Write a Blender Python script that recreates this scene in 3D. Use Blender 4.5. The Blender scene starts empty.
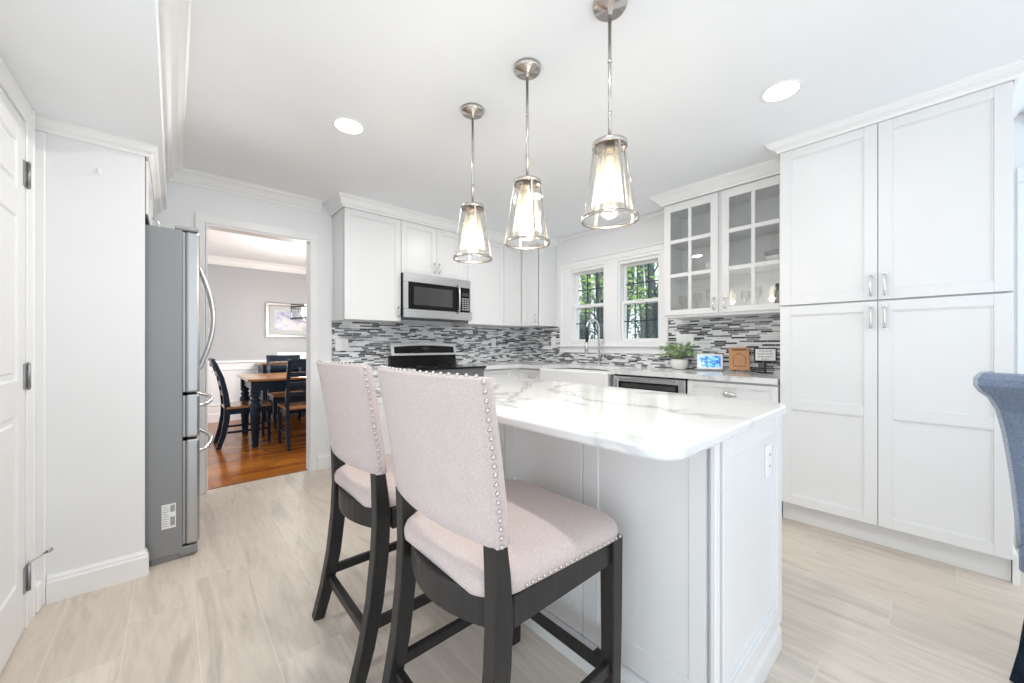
import bpy, bmesh, math, random
from math import sin, cos, pi, radians, atan2, sqrt
from mathutils import Vector, Matrix

random.seed(7)
S = bpy.context.scene
COL = S.collection

# ------------------------------------------------------------ camera, sky, exposure
F_PX = 379.5
EYE = 1.14
cam_d = bpy.data.cameras.new('camera')
cam = bpy.data.objects.new('camera', cam_d)
COL.objects.link(cam)
cam.location = (0, 0, EYE)
cam.rotation_euler = (pi / 2, 0, -atan2(.6652, .7466))
cam_d.sensor_width = 36
cam_d.lens = F_PX / 1024 * 36
cam_d.shift_y = 3.5 / 1024
cam_d.clip_start = .02
S.camera = cam

world = bpy.data.worlds.new('daylight')
S.world = world
world.use_nodes = True
WORLD_STRENGTH = 1.0
bgn = world.node_tree.nodes['Background']
bgn.inputs['Color'].default_value = (.84, .93, 1, 1)
bgn.inputs['Strength'].default_value = WORLD_STRENGTH

S.view_settings.view_transform = 'Standard'
S.view_settings.look = 'None'
S.view_settings.gamma = 1
S.view_settings.use_curve_mapping = False
S.view_settings.exposure = .84
CAN_POWER = 3
S.cycles.max_bounces = 12
S.cycles.diffuse_bounces = 6
S.cycles.transparent_max_bounces = 16
S.cycles.caustics_reflective = False
S.cycles.caustics_refractive = False
S.cycles.sample_clamp_indirect = 6


# ------------------------------------------------------------ materials
def mat(name, col, rough=.5, metal=0.0, spec=.5, **k):
    m = bpy.data.materials.new(name)
    m.use_nodes = True
    b = m.node_tree.nodes['Principled BSDF']
    b.inputs['Base Color'].default_value = (*col, 1)
    b.inputs['Roughness'].default_value = rough
    b.inputs['Metallic'].default_value = metal
    b.inputs['Specular IOR Level'].default_value = spec
    for key, v in k.items():
        b.inputs[key.replace('_', ' ')].default_value = v
    return m


def nodes(m):
    nt = m.node_tree
    return nt, nt.nodes, nt.links, nt.nodes['Principled BSDF']


def mnode(nt, op, a, b=None, c=None):
    n = nt.nodes.new('ShaderNodeMath')
    n.operation = op
    for i, v in enumerate((a, b, c)):
        if v is None:
            continue
        if isinstance(v, (int, float)):
            n.inputs[i].default_value = v
        else:
            nt.links.new(v, n.inputs[i])
    return n.outputs[0]


def ramp(nt, fac, stops, interp='LINEAR'):
    r = nt.nodes.new('ShaderNodeValToRGB')
    r.color_ramp.interpolation = interp
    e = r.color_ramp.elements
    while len(e) < len(stops):
        e.new(.5)
    for i, (p, c) in enumerate(stops):
        e[i].position = p
        e[i].color = (*c, 1)
    nt.links.new(fac, r.inputs[0])
    return r.outputs[0]


def mixc(nt, fac, a, b, mode='MIX'):
    n = nt.nodes.new('ShaderNodeMix')
    n.data_type = 'RGBA'
    n.blend_type = mode
    for sock, v in ((n.inputs[0], fac), (n.inputs[6], a), (n.inputs[7], b)):
        if isinstance(v, (int, float)):
            sock.default_value = v
        elif isinstance(v, tuple):
            sock.default_value = (*v, 1)
        else:
            nt.links.new(v, sock)
    return n.outputs[2]


def noise(nt, vec, scale, detail=4, rough=.5, dist=0.0):
    n = nt.nodes.new('ShaderNodeTexNoise')
    n.inputs['Scale'].default_value = scale
    n.inputs['Detail'].default_value = detail
    n.inputs['Roughness'].default_value = rough
    n.inputs['Distortion'].default_value = dist
    if vec is not None:
        nt.links.new(vec, n.inputs['Vector'])
    return n.outputs['Fac']


def objco(nt, scale=(1, 1, 1), rot=(0, 0, 0)):
    t = nt.nodes.new('ShaderNodeTexCoord')
    mp = nt.nodes.new('ShaderNodeMapping')
    mp.inputs['Scale'].default_value = scale
    mp.inputs['Rotation'].default_value = rot
    nt.links.new(t.outputs['Object'], mp.inputs['Vector'])
    return mp.outputs[0]


def bump(nt, bsdf, h, strength=.2, dist=.002):
    n = nt.nodes.new('ShaderNodeBump')
    n.inputs['Strength'].default_value = strength
    n.inputs['Distance'].default_value = dist
    nt.links.new(h, n.inputs['Height'])
    nt.links.new(n.outputs[0], bsdf.inputs['Normal'])


def paint(name, col, rough=.5, amp=.01):
    m = mat(name, col, rough)
    nt, N, L, b = nodes(m)
    f = noise(nt, objco(nt), 3, 3)
    lo = tuple(max(0, c - amp) for c in col)
    hi = tuple(min(1, c + amp) for c in col)
    L.new(ramp(nt, f, [(.3, lo), (.7, hi)]), b.inputs['Base Color'])
    return m


M = {}
M['cab'] = paint('white_cabinet_paint', (.80, .80, .805), .32)
M['cab_in'] = paint('cabinet_interior', (.80, .80, .80), .5)
M['trim'] = paint('white_trim_paint', (.88, .88, .885), .38)
M['wall'] = paint('pale_grey_wall_paint', (.84, .85, .865), .7)
M['wall_white'] = paint('white_wall_paint', (.84, .845, .855), .6)
M['wall_dining'] = paint('grey_dining_wall_paint', (.46, .47, .485), .7)
M['ceiling'] = paint('white_ceiling_paint', (.885, .905, .935), .75)
M['steel'] = mat('brushed_steel', (.68, .68, .69), .27, 1)
M['steel_door'] = mat('brushed_steel_fridge_door', (.46, .46, .47), .32, 1)
M['steel_side'] = mat('grey_fridge_side', (.27, .275, .285), .42, .35)
M['chrome'] = mat('chrome', (.82, .82, .83), .12, 1)
M['nickel'] = mat('polished_nickel', (.56, .52, .49), .22, 1)
M['nail'] = mat('pewter_nailhead', (.62, .57, .55), .32, 1)
M['satin'] = mat('satin_steel', (.36, .36, .365), .4, .9)
M['black'] = mat('black_plastic', (.015, .015, .017), .35)
M['black_glass'] = mat('black_glass', (.010, .010, .012), .12, 0, .25)
M['dark_glass'] = mat('dark_oven_glass', (.05, .05, .052), .06, 0, .9)
M['porcelain'] = mat('white_porcelain', (.88, .88, .88), .12)
M['plastic'] = mat('white_plastic', (.88, .88, .88), .3)
M['slot'] = mat('grey_slot', (.35, .35, .36), .5)
M['sage'] = mat('dark_muntin_paint', (.03, .055, .06), .4)
M['silver'] = mat('silver_frame', (.42, .41, .39), .35, .8)
M['paper'] = mat('white_paper', (.86, .86, .85), .7)
M['mat_board'] = mat('grey_green_mat_board', (.50, .53, .52), .8)
M['pot'] = mat('white_pot_glaze', (.82, .80, .77), .3)


def make_glass(name, tint=(1, 1, 1), refl=.06):
    m = bpy.data.materials.new(name)
    m.use_nodes = True
    nt = m.node_tree
    nt.nodes.clear()
    out = nt.nodes.new('ShaderNodeOutputMaterial')
    tr = nt.nodes.new('ShaderNodeBsdfTransparent')
    tr.inputs[0].default_value = (*tint, 1)
    gl = nt.nodes.new('ShaderNodeBsdfGlossy')
    gl.inputs['Roughness'].default_value = .02
    lw = nt.nodes.new('ShaderNodeLayerWeight')
    lw.inputs['Blend'].default_value = .25
    f = mnode(nt, 'MULTIPLY_ADD', lw.outputs['Facing'], .35, refl)
    mx = nt.nodes.new('ShaderNodeMixShader')
    nt.links.new(f, mx.inputs[0])
    nt.links.new(tr.outputs[0], mx.inputs[1])
    nt.links.new(gl.outputs[0], mx.inputs[2])
    nt.links.new(mx.outputs[0], out.inputs[0])
    return m


M['glass'] = make_glass('clear_glass', (.97, .98, .98), .03)
def frosted():
    m = make_glass('frosted_inner_glass', (.97, .96, .93), .03)
    nt = m.node_tree
    out = [n for n in nt.nodes if n.type == 'OUTPUT_MATERIAL'][0]
    src = out.inputs[0].links[0].from_socket
    tl = nt.nodes.new('ShaderNodeBsdfTranslucent'); tl.inputs[0].default_value = (.95, .92, .82, 1)
    mx = nt.nodes.new('ShaderNodeMixShader'); mx.inputs[0].default_value = .16
    nt.links.new(src, mx.inputs[1]); nt.links.new(tl.outputs[0], mx.inputs[2]); nt.links.new(mx.outputs[0], out.inputs[0])
    return m


M['frosted'] = frosted()
M['shade_glass'] = make_glass('pendant_glass', (.975, .97, .955), .04)


def emit(name, col, s):
    m = bpy.data.materials.new(name)
    m.use_nodes = True
    b = m.node_tree.nodes['Principled BSDF']
    b.inputs['Base Color'].default_value = (*col, 1)
    b.inputs['Emission Color'].default_value = (*col, 1)
    b.inputs['Emission Strength'].default_value = s
    return m


M['bulb'] = emit('warm_lit_bulb', (1, .86, .58), 5)
M['led'] = emit('lit_recessed_lens', (1, .98, .95), 3.5)
M['puck'] = emit('lit_puck_lens', (1, .97, .9), 8)


def quartz():
    m = mat('white_veined_quartz', (.88, .88, .88), .1)
    nt, N, L, b = nodes(m)
    co = objco(nt, (1, 1, 1), (0, 0, .5))
    w = noise(nt, co, 1.1, 5, .55, 1.4)
    d = mnode(nt, 'ABSOLUTE', mnode(nt, 'SUBTRACT', w, .5))
    v = ramp(nt, d, [(0, (.46, .47, .48)), (.018, (.66, .665, .68)), (.045, (.785, .785, .79))])
    w2 = noise(nt, co, .5, 3)
    L.new(mixc(nt, ramp(nt, w2, [(.45, (0, 0, 0)), (.6, (1, 1, 1))]), (.78, .78, .785), v), b.inputs['Base Color'])
    return m


M['quartz'] = quartz()


def plank_floor(name, pw, pl, tones, grout, gw, rough, grain_amp, along='y', seam_depth=.4):
    m = mat(name, tones[0], rough)
    nt, N, L, b = nodes(m)
    t = N.new('ShaderNodeTexCoord')
    sp = N.new('ShaderNodeSeparateXYZ')
    L.new(t.outputs['Object'], sp.inputs[0])
    a, l = (sp.outputs[0], sp.outputs[1]) if along == 'y' else (sp.outputs[1], sp.outputs[0])
    a = mnode(nt, 'ADD', a, 20.09)
    l = mnode(nt, 'ADD', l, 20)
    u = mnode(nt, 'DIVIDE', a, pw)
    row = mnode(nt, 'FLOOR', u)
    fu = mnode(nt, 'FRACT', u)
    wn = N.new('ShaderNodeTexWhiteNoise')
    wn.noise_dimensions = '1D'
    L.new(row, wn.inputs['W'])
    v = mnode(nt, 'ADD', mnode(nt, 'DIVIDE', l, pl), wn.outputs['Value'])
    cell = mnode(nt, 'FLOOR', v)
    fv = mnode(nt, 'FRACT', v)
    cb = N.new('ShaderNodeCombineXYZ')
    L.new(row, cb.inputs[0])
    L.new(cell, cb.inputs[1])
    w2 = N.new('ShaderNodeTexWhiteNoise')
    w2.noise_dimensions = '2D'
    L.new(cb.outputs[0], w2.inputs['Vector'])
    # grain
    cg = N.new('ShaderNodeCombineXYZ')
    L.new(mnode(nt, 'MULTIPLY', a, 9), cg.inputs[0])
    L.new(mnode(nt, 'MULTIPLY', l, 1.1), cg.inputs[1])
    L.new(mnode(nt, 'MULTIPLY', w2.outputs['Value'], 37), cg.inputs[2])
    g = noise(nt, cg.outputs[0], 1.0, 6, .6, 1.2)
    g2 = noise(nt, cg.outputs[0], 6, 3, .6)
    base = ramp(nt, w2.outputs['Value'], [(i / (len(tones) - 1), c) for i, c in enumerate(tones)])
    gr = ramp(nt, g, [(.3, (1 - grain_amp,) * 3), (.5, (1, 1, 1)), (.7, (1 - grain_amp * .35,) * 3)])
    c = mixc(nt, 1.0, base, gr, 'MULTIPLY')
    gr2 = ramp(nt, g2, [(.35, (1 - grain_amp * .4,) * 3), (.6, (1, 1, 1))])
    c = mixc(nt, 1.0, c, gr2, 'MULTIPLY')
    eu = mnode(nt, 'MINIMUM', fu, mnode(nt, 'SUBTRACT', 1, fu))
    ev = mnode(nt, 'MINIMUM', fv, mnode(nt, 'SUBTRACT', 1, fv))
    mu = mnode(nt, 'LESS_THAN', eu, gw / pw / 2)
    mv = mnode(nt, 'LESS_THAN', ev, gw / pl / 2)
    seam = mnode(nt, 'MAXIMUM', mu, mv)
    L.new(mixc(nt, mnode(nt, 'MULTIPLY', seam, seam_depth), c, grout), b.inputs['Base Color'])
    bump(nt, b, mnode(nt, 'SUBTRACT', g2, seam), .08, .002)
    return m


M['floor'] = plank_floor('wood_look_plank_tile', .21, 1.2,
                         [(.70, .615, .53), (.74, .66, .575), (.67, .585, .50), (.72, .64, .555)],
                         (.80, .74, .66), .0035, .38, .24, seam_depth=.45)
M['oak'] = plank_floor('orange_oak_strip_floor', .085, .9,
                       [(.40, .125, .012), (.34, .095, .009), (.46, .155, .018)],
                       (.16, .05, .01), .0015, .17, .4, along='x', seam_depth=.6)


def mosaic():
    m = mat('linear_mosaic_tile', (.5, .5, .5), .15)
    nt, N, L, b = nodes(m)
    t = N.new('ShaderNodeTexCoord')
    sp = N.new('ShaderNodeSeparateXYZ')
    L.new(t.outputs['Object'], sp.inputs[0])
    x = mnode(nt, 'ADD', mnode(nt, 'SUBTRACT', sp.outputs[0], sp.outputs[1]), 10)
    RH = .0155
    v = mnode(nt, 'DIVIDE', sp.outputs[2], RH)
    row = mnode(nt, 'FLOOR', v)
    fv = mnode(nt, 'FRACT', v)
    wn = N.new('ShaderNodeTexWhiteNoise')
    wn.noise_dimensions = '1D'
    L.new(row, wn.inputs['W'])
    wd = mnode(nt, 'MULTIPLY_ADD', wn.outputs['Value'],   .05, .06)
    sep = N.new('ShaderNodeSeparateColor')
    L.new(wn.outputs['Color'], sep.inputs[0])
    u = mnode(nt, 'ADD', mnode(nt, 'DIVIDE', x, wd), sep.outputs[1])
    cell = mnode(nt, 'FLOOR', u)
    fu = mnode(nt, 'FRACT', u)
    cb = N.new('ShaderNodeCombineXYZ')
    L.new(row, cb.inputs[0])
    L.new(cell, cb.inputs[1])
    w2 = N.new('ShaderNodeTexWhiteNoise')
    w2.noise_dimensions = '2D'
    L.new(cb.outputs[0], w2.inputs['Vector'])
    tiles = ramp(nt, w2.outputs['Value'], [
        (0, (.84, .85, .86)), (.28, (.035, .037, .045)), (.47, (.30, .31, .33)),
        (.58, (.70, .71, .73)), (.72, (.10, .105, .12)), (.86, (.50, .51, .52)), (.93, (.17, .18, .21))], 'CONSTANT')
    eu = mnode(nt, 'MULTIPLY', mnode(nt, 'MINIMUM', fu, mnode(nt, 'SUBTRACT', 1, fu)), wd)
    ev = mnode(nt, 'MULTIPLY', mnode(nt, 'MINIMUM', fv, mnode(nt, 'SUBTRACT', 1, fv)), RH)
    e = mnode(nt, 'LESS_THAN', mnode(nt, 'MINIMUM', eu, ev), .0011)
    L.new(mixc(nt, e, tiles, (.72, .72, .72)), b.inputs['Base Color'])
    L.new(mnode(nt, 'MULTIPLY_ADD', w2.outputs['Value'], .3, .06), b.inputs['Roughness'])
    bump(nt, b, mnode(nt, 'SUBTRACT', 1, e), .4, .001)
    return m


M['mosaic'] = mosaic()


def fabric(name, c1, c2, scale=220, sheen=.2):
    m = mat(name, c1, .9, 0, .2)
    nt, N, L, b = nodes(m)
    co = objco(nt)
    f = noise(nt, co, scale, 3, .7)
    g = noise(nt, co, 18, 4, .6)
    mix = mnode(nt, 'MULTIPLY_ADD', g, .15, mnode(nt, 'MULTIPLY', f, .85))
    L.new(ramp(nt, mix, [(.35, c1), (.65, c2)]), b.inputs['Base Color'])
    b.inputs['Sheen Weight'].default_value = sheen
    bump(nt, b, f, .25, .001)
    return m


M['linen'] = fabric('pale_pink_beige_linen', (.50, .415, .395), (.62, .53, .51))
M['blue_fabric'] = fabric('slate_blue_upholstery', (.125, .165, .25), (.215, .27, .375), 150)
M['blue_trim'] = fabric('blue_grey_welt', (.30, .32, .37), (.40, .43, .50), 150)


def wood(name, c1, c2, rough=.4, scale=(3, 30, 30)):
    m = mat(name, c1, rough)
    nt, N, L, b = nodes(m)
    f = noise(nt, objco(nt, scale), 1.5, 5, .6, .6)
    L.new(ramp(nt, f, [(.3, c1), (.7, c2)]), b.inputs['Base Color'])
    return m


M['dark_wood'] = wood('charcoal_stained_wood', (.015, .014, .014), (.028, .025, .025), .36, (25, 25, 3))
M['navy_wood'] = wood('black_painted_wood', (.005, .009, .018), (.010, .020, .038), .25)
M['navy_wood'].node_tree.nodes['Principled BSDF'].inputs['Specular IOR Level'].default_value = .2
M['dark_wood'].node_tree.nodes['Principled BSDF'].inputs['Specular IOR Level'].default_value = .35
M['brown_wood'] = wood('oak_brown_top', (.26, .11, .035), (.36, .17, .06), .14, (3, 30, 30))
M['board_wood'] = wood('warm_plywood', (.50, .25, .12), (.60, .33, .17), .5, (30, 4, 30))
M['engrave'] = mat('burnt_engraving', (.20, .085, .035), .7)
M['bark'] = wood('grey_bark', (.045, .065, .075), (.15, .19, .21), .9, (14, 14, 2))


def leafmat(name, a, b_):
    m = mat(name, a, .6)
    nt, N, L, b = nodes(m)
    f = noise(nt, objco(nt), 7, 2)
    L.new(ramp(nt, f, [(.35, a), (.65, b_)]), b.inputs['Base Color'])
    b.inputs['Transmission Weight'].default_value = 0
    return m


M['leaf'] = leafmat('houseplant_leaf', (.28, .42, .20), (.58, .67, .43))
M['tree_leaf'] = leafmat('woodland_leaf', (.16, .42, .06), (.50, .70, .16))
M['tree_leaf_dark'] = leafmat('dark_woodland_leaf', (.05, .15, .08), (.16, .30, .16))
M['ground'] = leafmat('leaf_litter_ground', (.16, .13, .09), (.28, .24, .17))


# ------------------------------------------------------------ mesh builder
class MB:
    def __init__(self, frame=None):
        self.bm = bmesh.new()
        self.M = frame or Matrix.Identity(4)

    def box(self, x0, x1, y0, y1, z0, z1, bev=.0, seg=1):
        r = bmesh.ops.create_cube(self.bm, size=1)
        vs = r['verts']
        sx, sy, sz = abs(x1 - x0), abs(y1 - y0), abs(z1 - z0)
        c = Vector(((x0 + x1) / 2, (y0 + y1) / 2, (z0 + z1) / 2))
        for v in vs:
            v.co = Vector((v.co.x * sx, v.co.y * sy, v.co.z * sz)) + c
        es = set()
        for v in vs:
            es.update(v.link_edges)
        allv = vs
        if bev > 0:
            bev = min(bev, min(sx, sy, sz) * .45)
            rr = bmesh.ops.bevel(self.bm, geom=list(es), offset=bev, segments=seg, affect='EDGES', profile=.5)
            allv = set(rr['verts'])
            for f in rr['faces']:
                allv.update(f.verts)
            # verts that survive
            allv.update(v for v in vs if v.is_valid)
        for v in allv:
            if v.is_valid:
                v.co = self.M @ v.co
        return self

    def loft(self, rings, cap0=True, cap1=True, closed=True, smooth=True):
        bm = self.bm
        R = [[bm.verts.new(self.M @ Vector(p)) for p in ring] for ring in rings]
        n = len(R[0])
        for a, b in zip(R, R[1:]):
            for i in range(n if closed else n - 1):
                j = (i + 1) % n
                try:
                    f = bm.faces.new((a[i], a[j], b[j], b[i]))
                    f.smooth = smooth
                except ValueError:
                    pass
        for flag, ring in ((cap0, R[0]), (cap1, R[-1])):
            if flag and closed and len(ring) > 2:
                try:
                    bm.faces.new(ring)
                except ValueError:
                    pass
        return self

    def tube(self, pts, r, seg=10, cap=True, smooth=True):
        pts = [Vector(p) for p in pts]
        rs = r if isinstance(r, (list, tuple)) else [r] * len(pts)
        rings = []
        prev = None
        for i, p in enumerate(pts):
            if i == 0:
                t = pts[1] - p
            elif i == len(pts) - 1:
                t = p - pts[i - 1]
            else:
                t = (pts[i + 1] - p).normalized() + (p - pts[i - 1]).normalized()
            t.normalize()
            if prev is None:
                ref = Vector((0, 0, 1)) if abs(t.z) < .9 else Vector((1, 0, 0))
                nx = ref.cross(t).normalized()
            else:
                nx = (prev - t * prev.dot(t)).normalized()
            prev = nx
            ny = t.cross(nx)
            rings.append([p + (nx * cos(k / seg * 2 * pi) + ny * sin(k / seg * 2 * pi)) * rs[i] for k in range(seg)])
        return self.loft(rings, cap, cap, True, smooth)

    def lathe(self, prof, c=(0, 0, 0), seg=24, cap=True, smooth=True):
        c = Vector(c)
        rings = [[c + Vector((r * cos(k / seg * 2 * pi), r * sin(k / seg * 2 * pi), z)) for k in range(seg)] for r, z in prof]
        return self.loft(rings, cap, cap, True, smooth)

    def bar(self, pts, w, d, wdir, smooth=False):
        """rectangular section swept along pts; w along wdir, d along the other normal"""
        pts = [Vector(p) for p in pts]
        wd = Vector(wdir).normalized()
        ws = w if isinstance(w, (list, tuple)) else [w] * len(pts)
        ds = d if isinstance(d, (list, tuple)) else [d] * len(pts)
        rings = []
        for i, p in enumerate(pts):
            t = (pts[min(i + 1, len(pts) - 1)] - pts[max(i - 1, 0)]).normalized()
            n = t.cross(wd).normalized()
            a, b = wd * ws[i] / 2, n * ds[i] / 2
            q = .12
            rings.append([p + a * (1 - q) + b, p + a + b * (1 - q), p + a - b * (1 - q), p + a * (1 - q) - b,
                          p - a * (1 - q) - b, p - a - b * (1 - q), p - a + b * (1 - q), p - a * (1 - q) + b])
        return self.loft(rings, True, True, True, smooth)

    def prism(self, poly, h0, h1, axis='z'):
        def put(a, b, h):
            return {'z': (a, b, h), 'y': (a, h, b), 'x': (h, a, b)}[axis]
        return self.loft([[put(a, b, h0) for a, b in poly], [put(a, b, h1) for a, b in poly]], smooth=False)

    def sweep(self, path, prof, side=1):
        """prof: list of (out, z) swept along an xy polyline, mitred; out to the left when side=1"""
        P = [Vector((p[0], p[1])) for p in path]
        rings = []
        for i, p in enumerate(P):
            ns = []
            if i > 0:
                t = (p - P[i - 1]).normalized()
                ns.append(Vector((-t.y, t.x)) * side)
            if i < len(P) - 1:
                t = (P[i + 1] - p).normalized()
                ns.append(Vector((-t.y, t.x)) * side)
            if len(ns) == 2:
                m = (ns[0] + ns[1])
                m = m / max(m.dot(ns[0]), 1e-6)
            else:
                m = ns[0]
            rings.append([(p.x + m.x * o, p.y + m.y * o, z) for o, z in prof])
        return self.loft(rings, smooth=False)

    def quad(self, a, b, c, d):
        vs = [self.bm.verts.new(self.M @ Vector(p)) for p in (a, b, c, d)]
        self.bm.faces.new(vs)

    def sphere(self, c, r, u=10, v=6, sz=1.0):
        prof = [(max(.0005, r * sin(pi * i / v)), -r * sz * cos(pi * i / v)) for i in range(v + 1)]
        return self.lathe(prof, c, u)

    def build(self, name, m, parent=None, world=True):
        bmesh.ops.recalc_face_normals(self.bm, faces=self.bm.faces[:])
        if parent is not None and world:
            root = parent
            while root.parent:
                root = root.parent
            bmesh.ops.translate(self.bm, verts=self.bm.verts[:], vec=-Vector(root.location))
        me = bpy.data.meshes.new(name)
        self.bm.to_mesh(me)
        self.bm.free()
        o = bpy.data.objects.new(name, me)
        me.materials.append(M[m] if isinstance(m, str) else m)
        COL.objects.link(o)
        if parent is not None:
            o.parent = parent
        return o


def tag(o, label, cat, group=None, kind=None):
    o['label'] = label
    o['category'] = cat
    if group:
        o['group'] = group
    if kind:
        o['kind'] = kind
    return o


def struct(o, label, cat):
    return tag(o, label, cat, kind='structure')


def thing(name, label, cat, loc=(0, 0, 0), rz=0, group=None):
    o = bpy.data.objects.new(name, None)
    o.empty_display_size = .1
    o.location = loc
    o.rotation_euler = (0, 0, rz)
    COL.objects.link(o)
    return tag(o, label, cat, group)


def copy_tree(o, parent=None):
    c = o.copy()
    COL.objects.link(c)
    if parent is not None:
        c.parent = parent
    for ch in list(o.children):
        copy_tree(ch, c)
    return c


def frame(o, ux, n):
    """local x = width, y = outward, z = up"""
    ux, n = Vector(ux).normalized(), Vector(n).normalized()
    m = Matrix.Identity(4)
    m.col[0] = (*ux, 0)
    m.col[1] = (*n, 0)
    m.col[2] = (0, 0, 1, 0)
    m.col[3] = (*o, 1)
    return m


def shaker(fr, w, h, th=.02, st=.055, rec=.009, mids=(), bottom=None):
    """shaker door in frame fr (origin = lower corner, back face)"""
    b = MB(fr)
    g = .0015
    b.box(g, w - g, 0, th - rec, g, h - g)
    b.box(g, st, 0, th, g, h - g, .002)
    b.box(w - st, w - g, 0, th, g, h - g, .002)
    edges = [(g, bottom or st), (h - st, h - g)] + [(z - st / 2, z + st / 2) for z in mids]
    for z0, z1 in edges:
        b.box(st, w - st, 0, th, z0, z1, .002)
    # small inner bead round each panel
    zs = sorted(edges)
    for (a0, a1), (b0, b1) in zip(zs, zs[1:]):
        z0, z1, q = a1, b0, .007
        for (xa, xb, za, zb) in ((st, st + q, z0, z1), (w - st - q, w - st, z0, z1), (st + q, w - st - q, z0, z0 + q), (st + q, w - st - q, z1 - q, z1)):
            b.box(xa, xb, 0, th - rec * .45, za, zb, .0015)
    return b


def pull(fr, x, y, z, L=.10, vert=True, mt='chrome', parent=None, r=.0055):
    b = MB(fr)
    pts = []
    for i in range(9):
        t = i / 8
        s = (t - .5) * L
        out = .004 + .026 * min(1, sin(pi * t) * 1.9)
        pts.append((x, y + out, z + s) if vert else (x + s, y + out, z))
    b.tube(pts, [r * 1.25 if i in (0, 8) else r * (.8 if i in (2, 6) else 1) for i in range(9)], 8)
    for s in (-.5, .5):
        if vert:
            b.box(x - .008, x + .008, y, y + .004, z + s * L - .01, z + s * L + .01, .001)
        else:
            b.box(x + s * L - .01, x + s * L + .01, y, y + .004, z - .008, z + .008, .001)
    return b.build('handle', mt, parent)


NX, PX, NY, PY = (-1, 0, 0), (1, 0, 0), (0, -1, 0), (0, 1, 0)
# room planes
YA, XB, ZC = 3.763, 3.54, 2.44      # range wall, window wall, ceiling
XL = -.456                         # left wall
YBACK = -1.5
SX = -.04                          # bulkhead face
ZS = 2.13                          # bulkhead underside

# ------------------------------------------------------------ room shell
b = MB(); b.box(XL - .1, XB + .1, YBACK, YA + .06, -.06, 0)
struct(b.build('floor', 'floor'), 'pale beige wood-look plank tile floor of the kitchen', 'floor')
b = MB(); b.box(-2.2, 4.2, YA + .061, 7.3, -.06, 0)
struct(b.build('floor', 'oak'), 'glossy orange oak strip floor of the dining room', 'floor')

b = MB(); b.box(XL - .1, XB + .1, YBACK, YA + .06, ZC, ZC + .06)
struct(b.build('ceiling', 'ceiling'), 'white flat kitchen ceiling with recessed and pendant lights', 'ceiling')
b = MB(); b.box(XL, SX, YBACK, YA - .001, ZS, ZC - .001)
struct(b.build('ceiling', 'ceiling'), 'lowered white bulkhead ceiling over the left side door and fridge', 'ceiling')
b = MB(); b.box(-2.2, 4.2, YA + .061, 7.3, ZC, ZC + .06)
struct(b.build('ceiling', 'ceiling'), 'white dining room ceiling seen through the doorway', 'ceiling')

DX0, DX1, DZ = .182, .924, 2.078    # doorway opening
b = MB()
b.box(XL - .1, DX0, YA, YA + .12, 0, ZC)
b.box(DX1, XB + .1, YA, YA + .12, 0, ZC)
b.box(DX0, DX1, YA, YA + .12, DZ, ZC)
struct(b.build('wall_back', 'wall'), 'pale grey kitchen wall with the doorway and the range', 'wall')

# window wall with two openings
W1 = (2.435, 2.915)
W2 = (1.80, 2.27)
WZ = (1.165, 2.015)
b = MB()
b.box(XB, XB + .14, W1[1], YA, 0, ZC)
b.box(XB, XB + .14, W2[1], W1[0], 0, ZC)
b.box(XB, XB + .14, YBACK, W2[0], 0, ZC)
for w in (W1, W2):
    b.box(XB, XB + .14, w[0], w[1], 0, WZ[0])
    b.box(XB, XB + .14, w[0], w[1], WZ[1], ZC)
struct(b.build('wall_right', 'wall_white'), 'white wall holding the double window over the sink', 'wall')

# left wall with door opening
DL = (1.62, 2.432)
b = MB()
b.box(XL - .12, XL, DL[1], YA - .001, 0, ZC)
b.box(XL - .12, XL, 1.35, DL[0], 0, ZC)
b.box(XL - .12, XL, DL[0], DL[1], 2.04, ZC)
struct(b.build('wall_left', 'wall_white'), 'white wall around the panelled door at the left edge', 'wall')
# fridge end wall
b = MB(); b.box(XL + .001, -.108, 2.62, 2.655, 0, ZS - .001)
struct(b.build('wall_fridge', 'wall_white'), 'narrow white end wall beside the fridge', 'wall')

# dining room walls
b = MB(); b.box(-2.2, 4.2, 7.1, 7.2, 0, ZC)
struct(b.build('wall_dining', 'wall_dining'), 'grey far wall of the dining room with a framed picture', 'wall')

def crown_prof(z, d=.09, p=.075):
    return [(.0, z - d), (.012, z - d), (.016, z - d + .012), (.03, z - d + .022), (p * .62, z - .034), (p - .012, z - .018), (p - .01, z - .008), (p, z - .004), (p, z - .0005), (.0, z - .0005)]


# crown mouldings
b = MB(); b.sweep([(SX + .0005, YBACK), (SX + .0005, YA - .0005), (1.0, YA - .0005)], crown_prof(ZC, .09, .09), -1)
struct(b.build('trim_1', 'trim'), 'white crown moulding along the bulkhead and above the doorway', 'moulding')
b = MB(); b.sweep([(XL + .001, 2.6195), (-.104, 2.6195), (-.104, YA - .002)], crown_prof(ZS, .055, .052), -1)
struct(b.build('trim_2', 'trim'), 'white crown moulding round the top of the fridge end wall', 'moulding')
b = MB(); b.sweep([(1.1, YA - .002), (1.1, 3.4285), (3.2085, 3.4285), (3.2085, 3.1445), (XB - .002, 3.1445)], crown_prof(ZC, .1, .07), -1)
struct(b.build('trim_3', 'trim'), 'white crown moulding on top of the range wall cabinets', 'moulding')
b = MB(); b.sweep([(XB - .002, 1.606), (3.2085, 1.606), (3.2085, .70)], crown_prof(ZC, .085, .09), -1)
struct(b.build('trim_4', 'trim'), 'white crown moulding on top of the glass-front cabinet', 'moulding')
b = MB(); b.sweep([(3.20, .6825), (2.9285, .6825), (2.9285, -.2385), (XB - .002, -.2385)], crown_prof(ZC, .062, .07), -1)
struct(b.build('trim_5', 'trim'), 'white crown moulding on top of the tall pantry cabinet', 'moulding')
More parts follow.
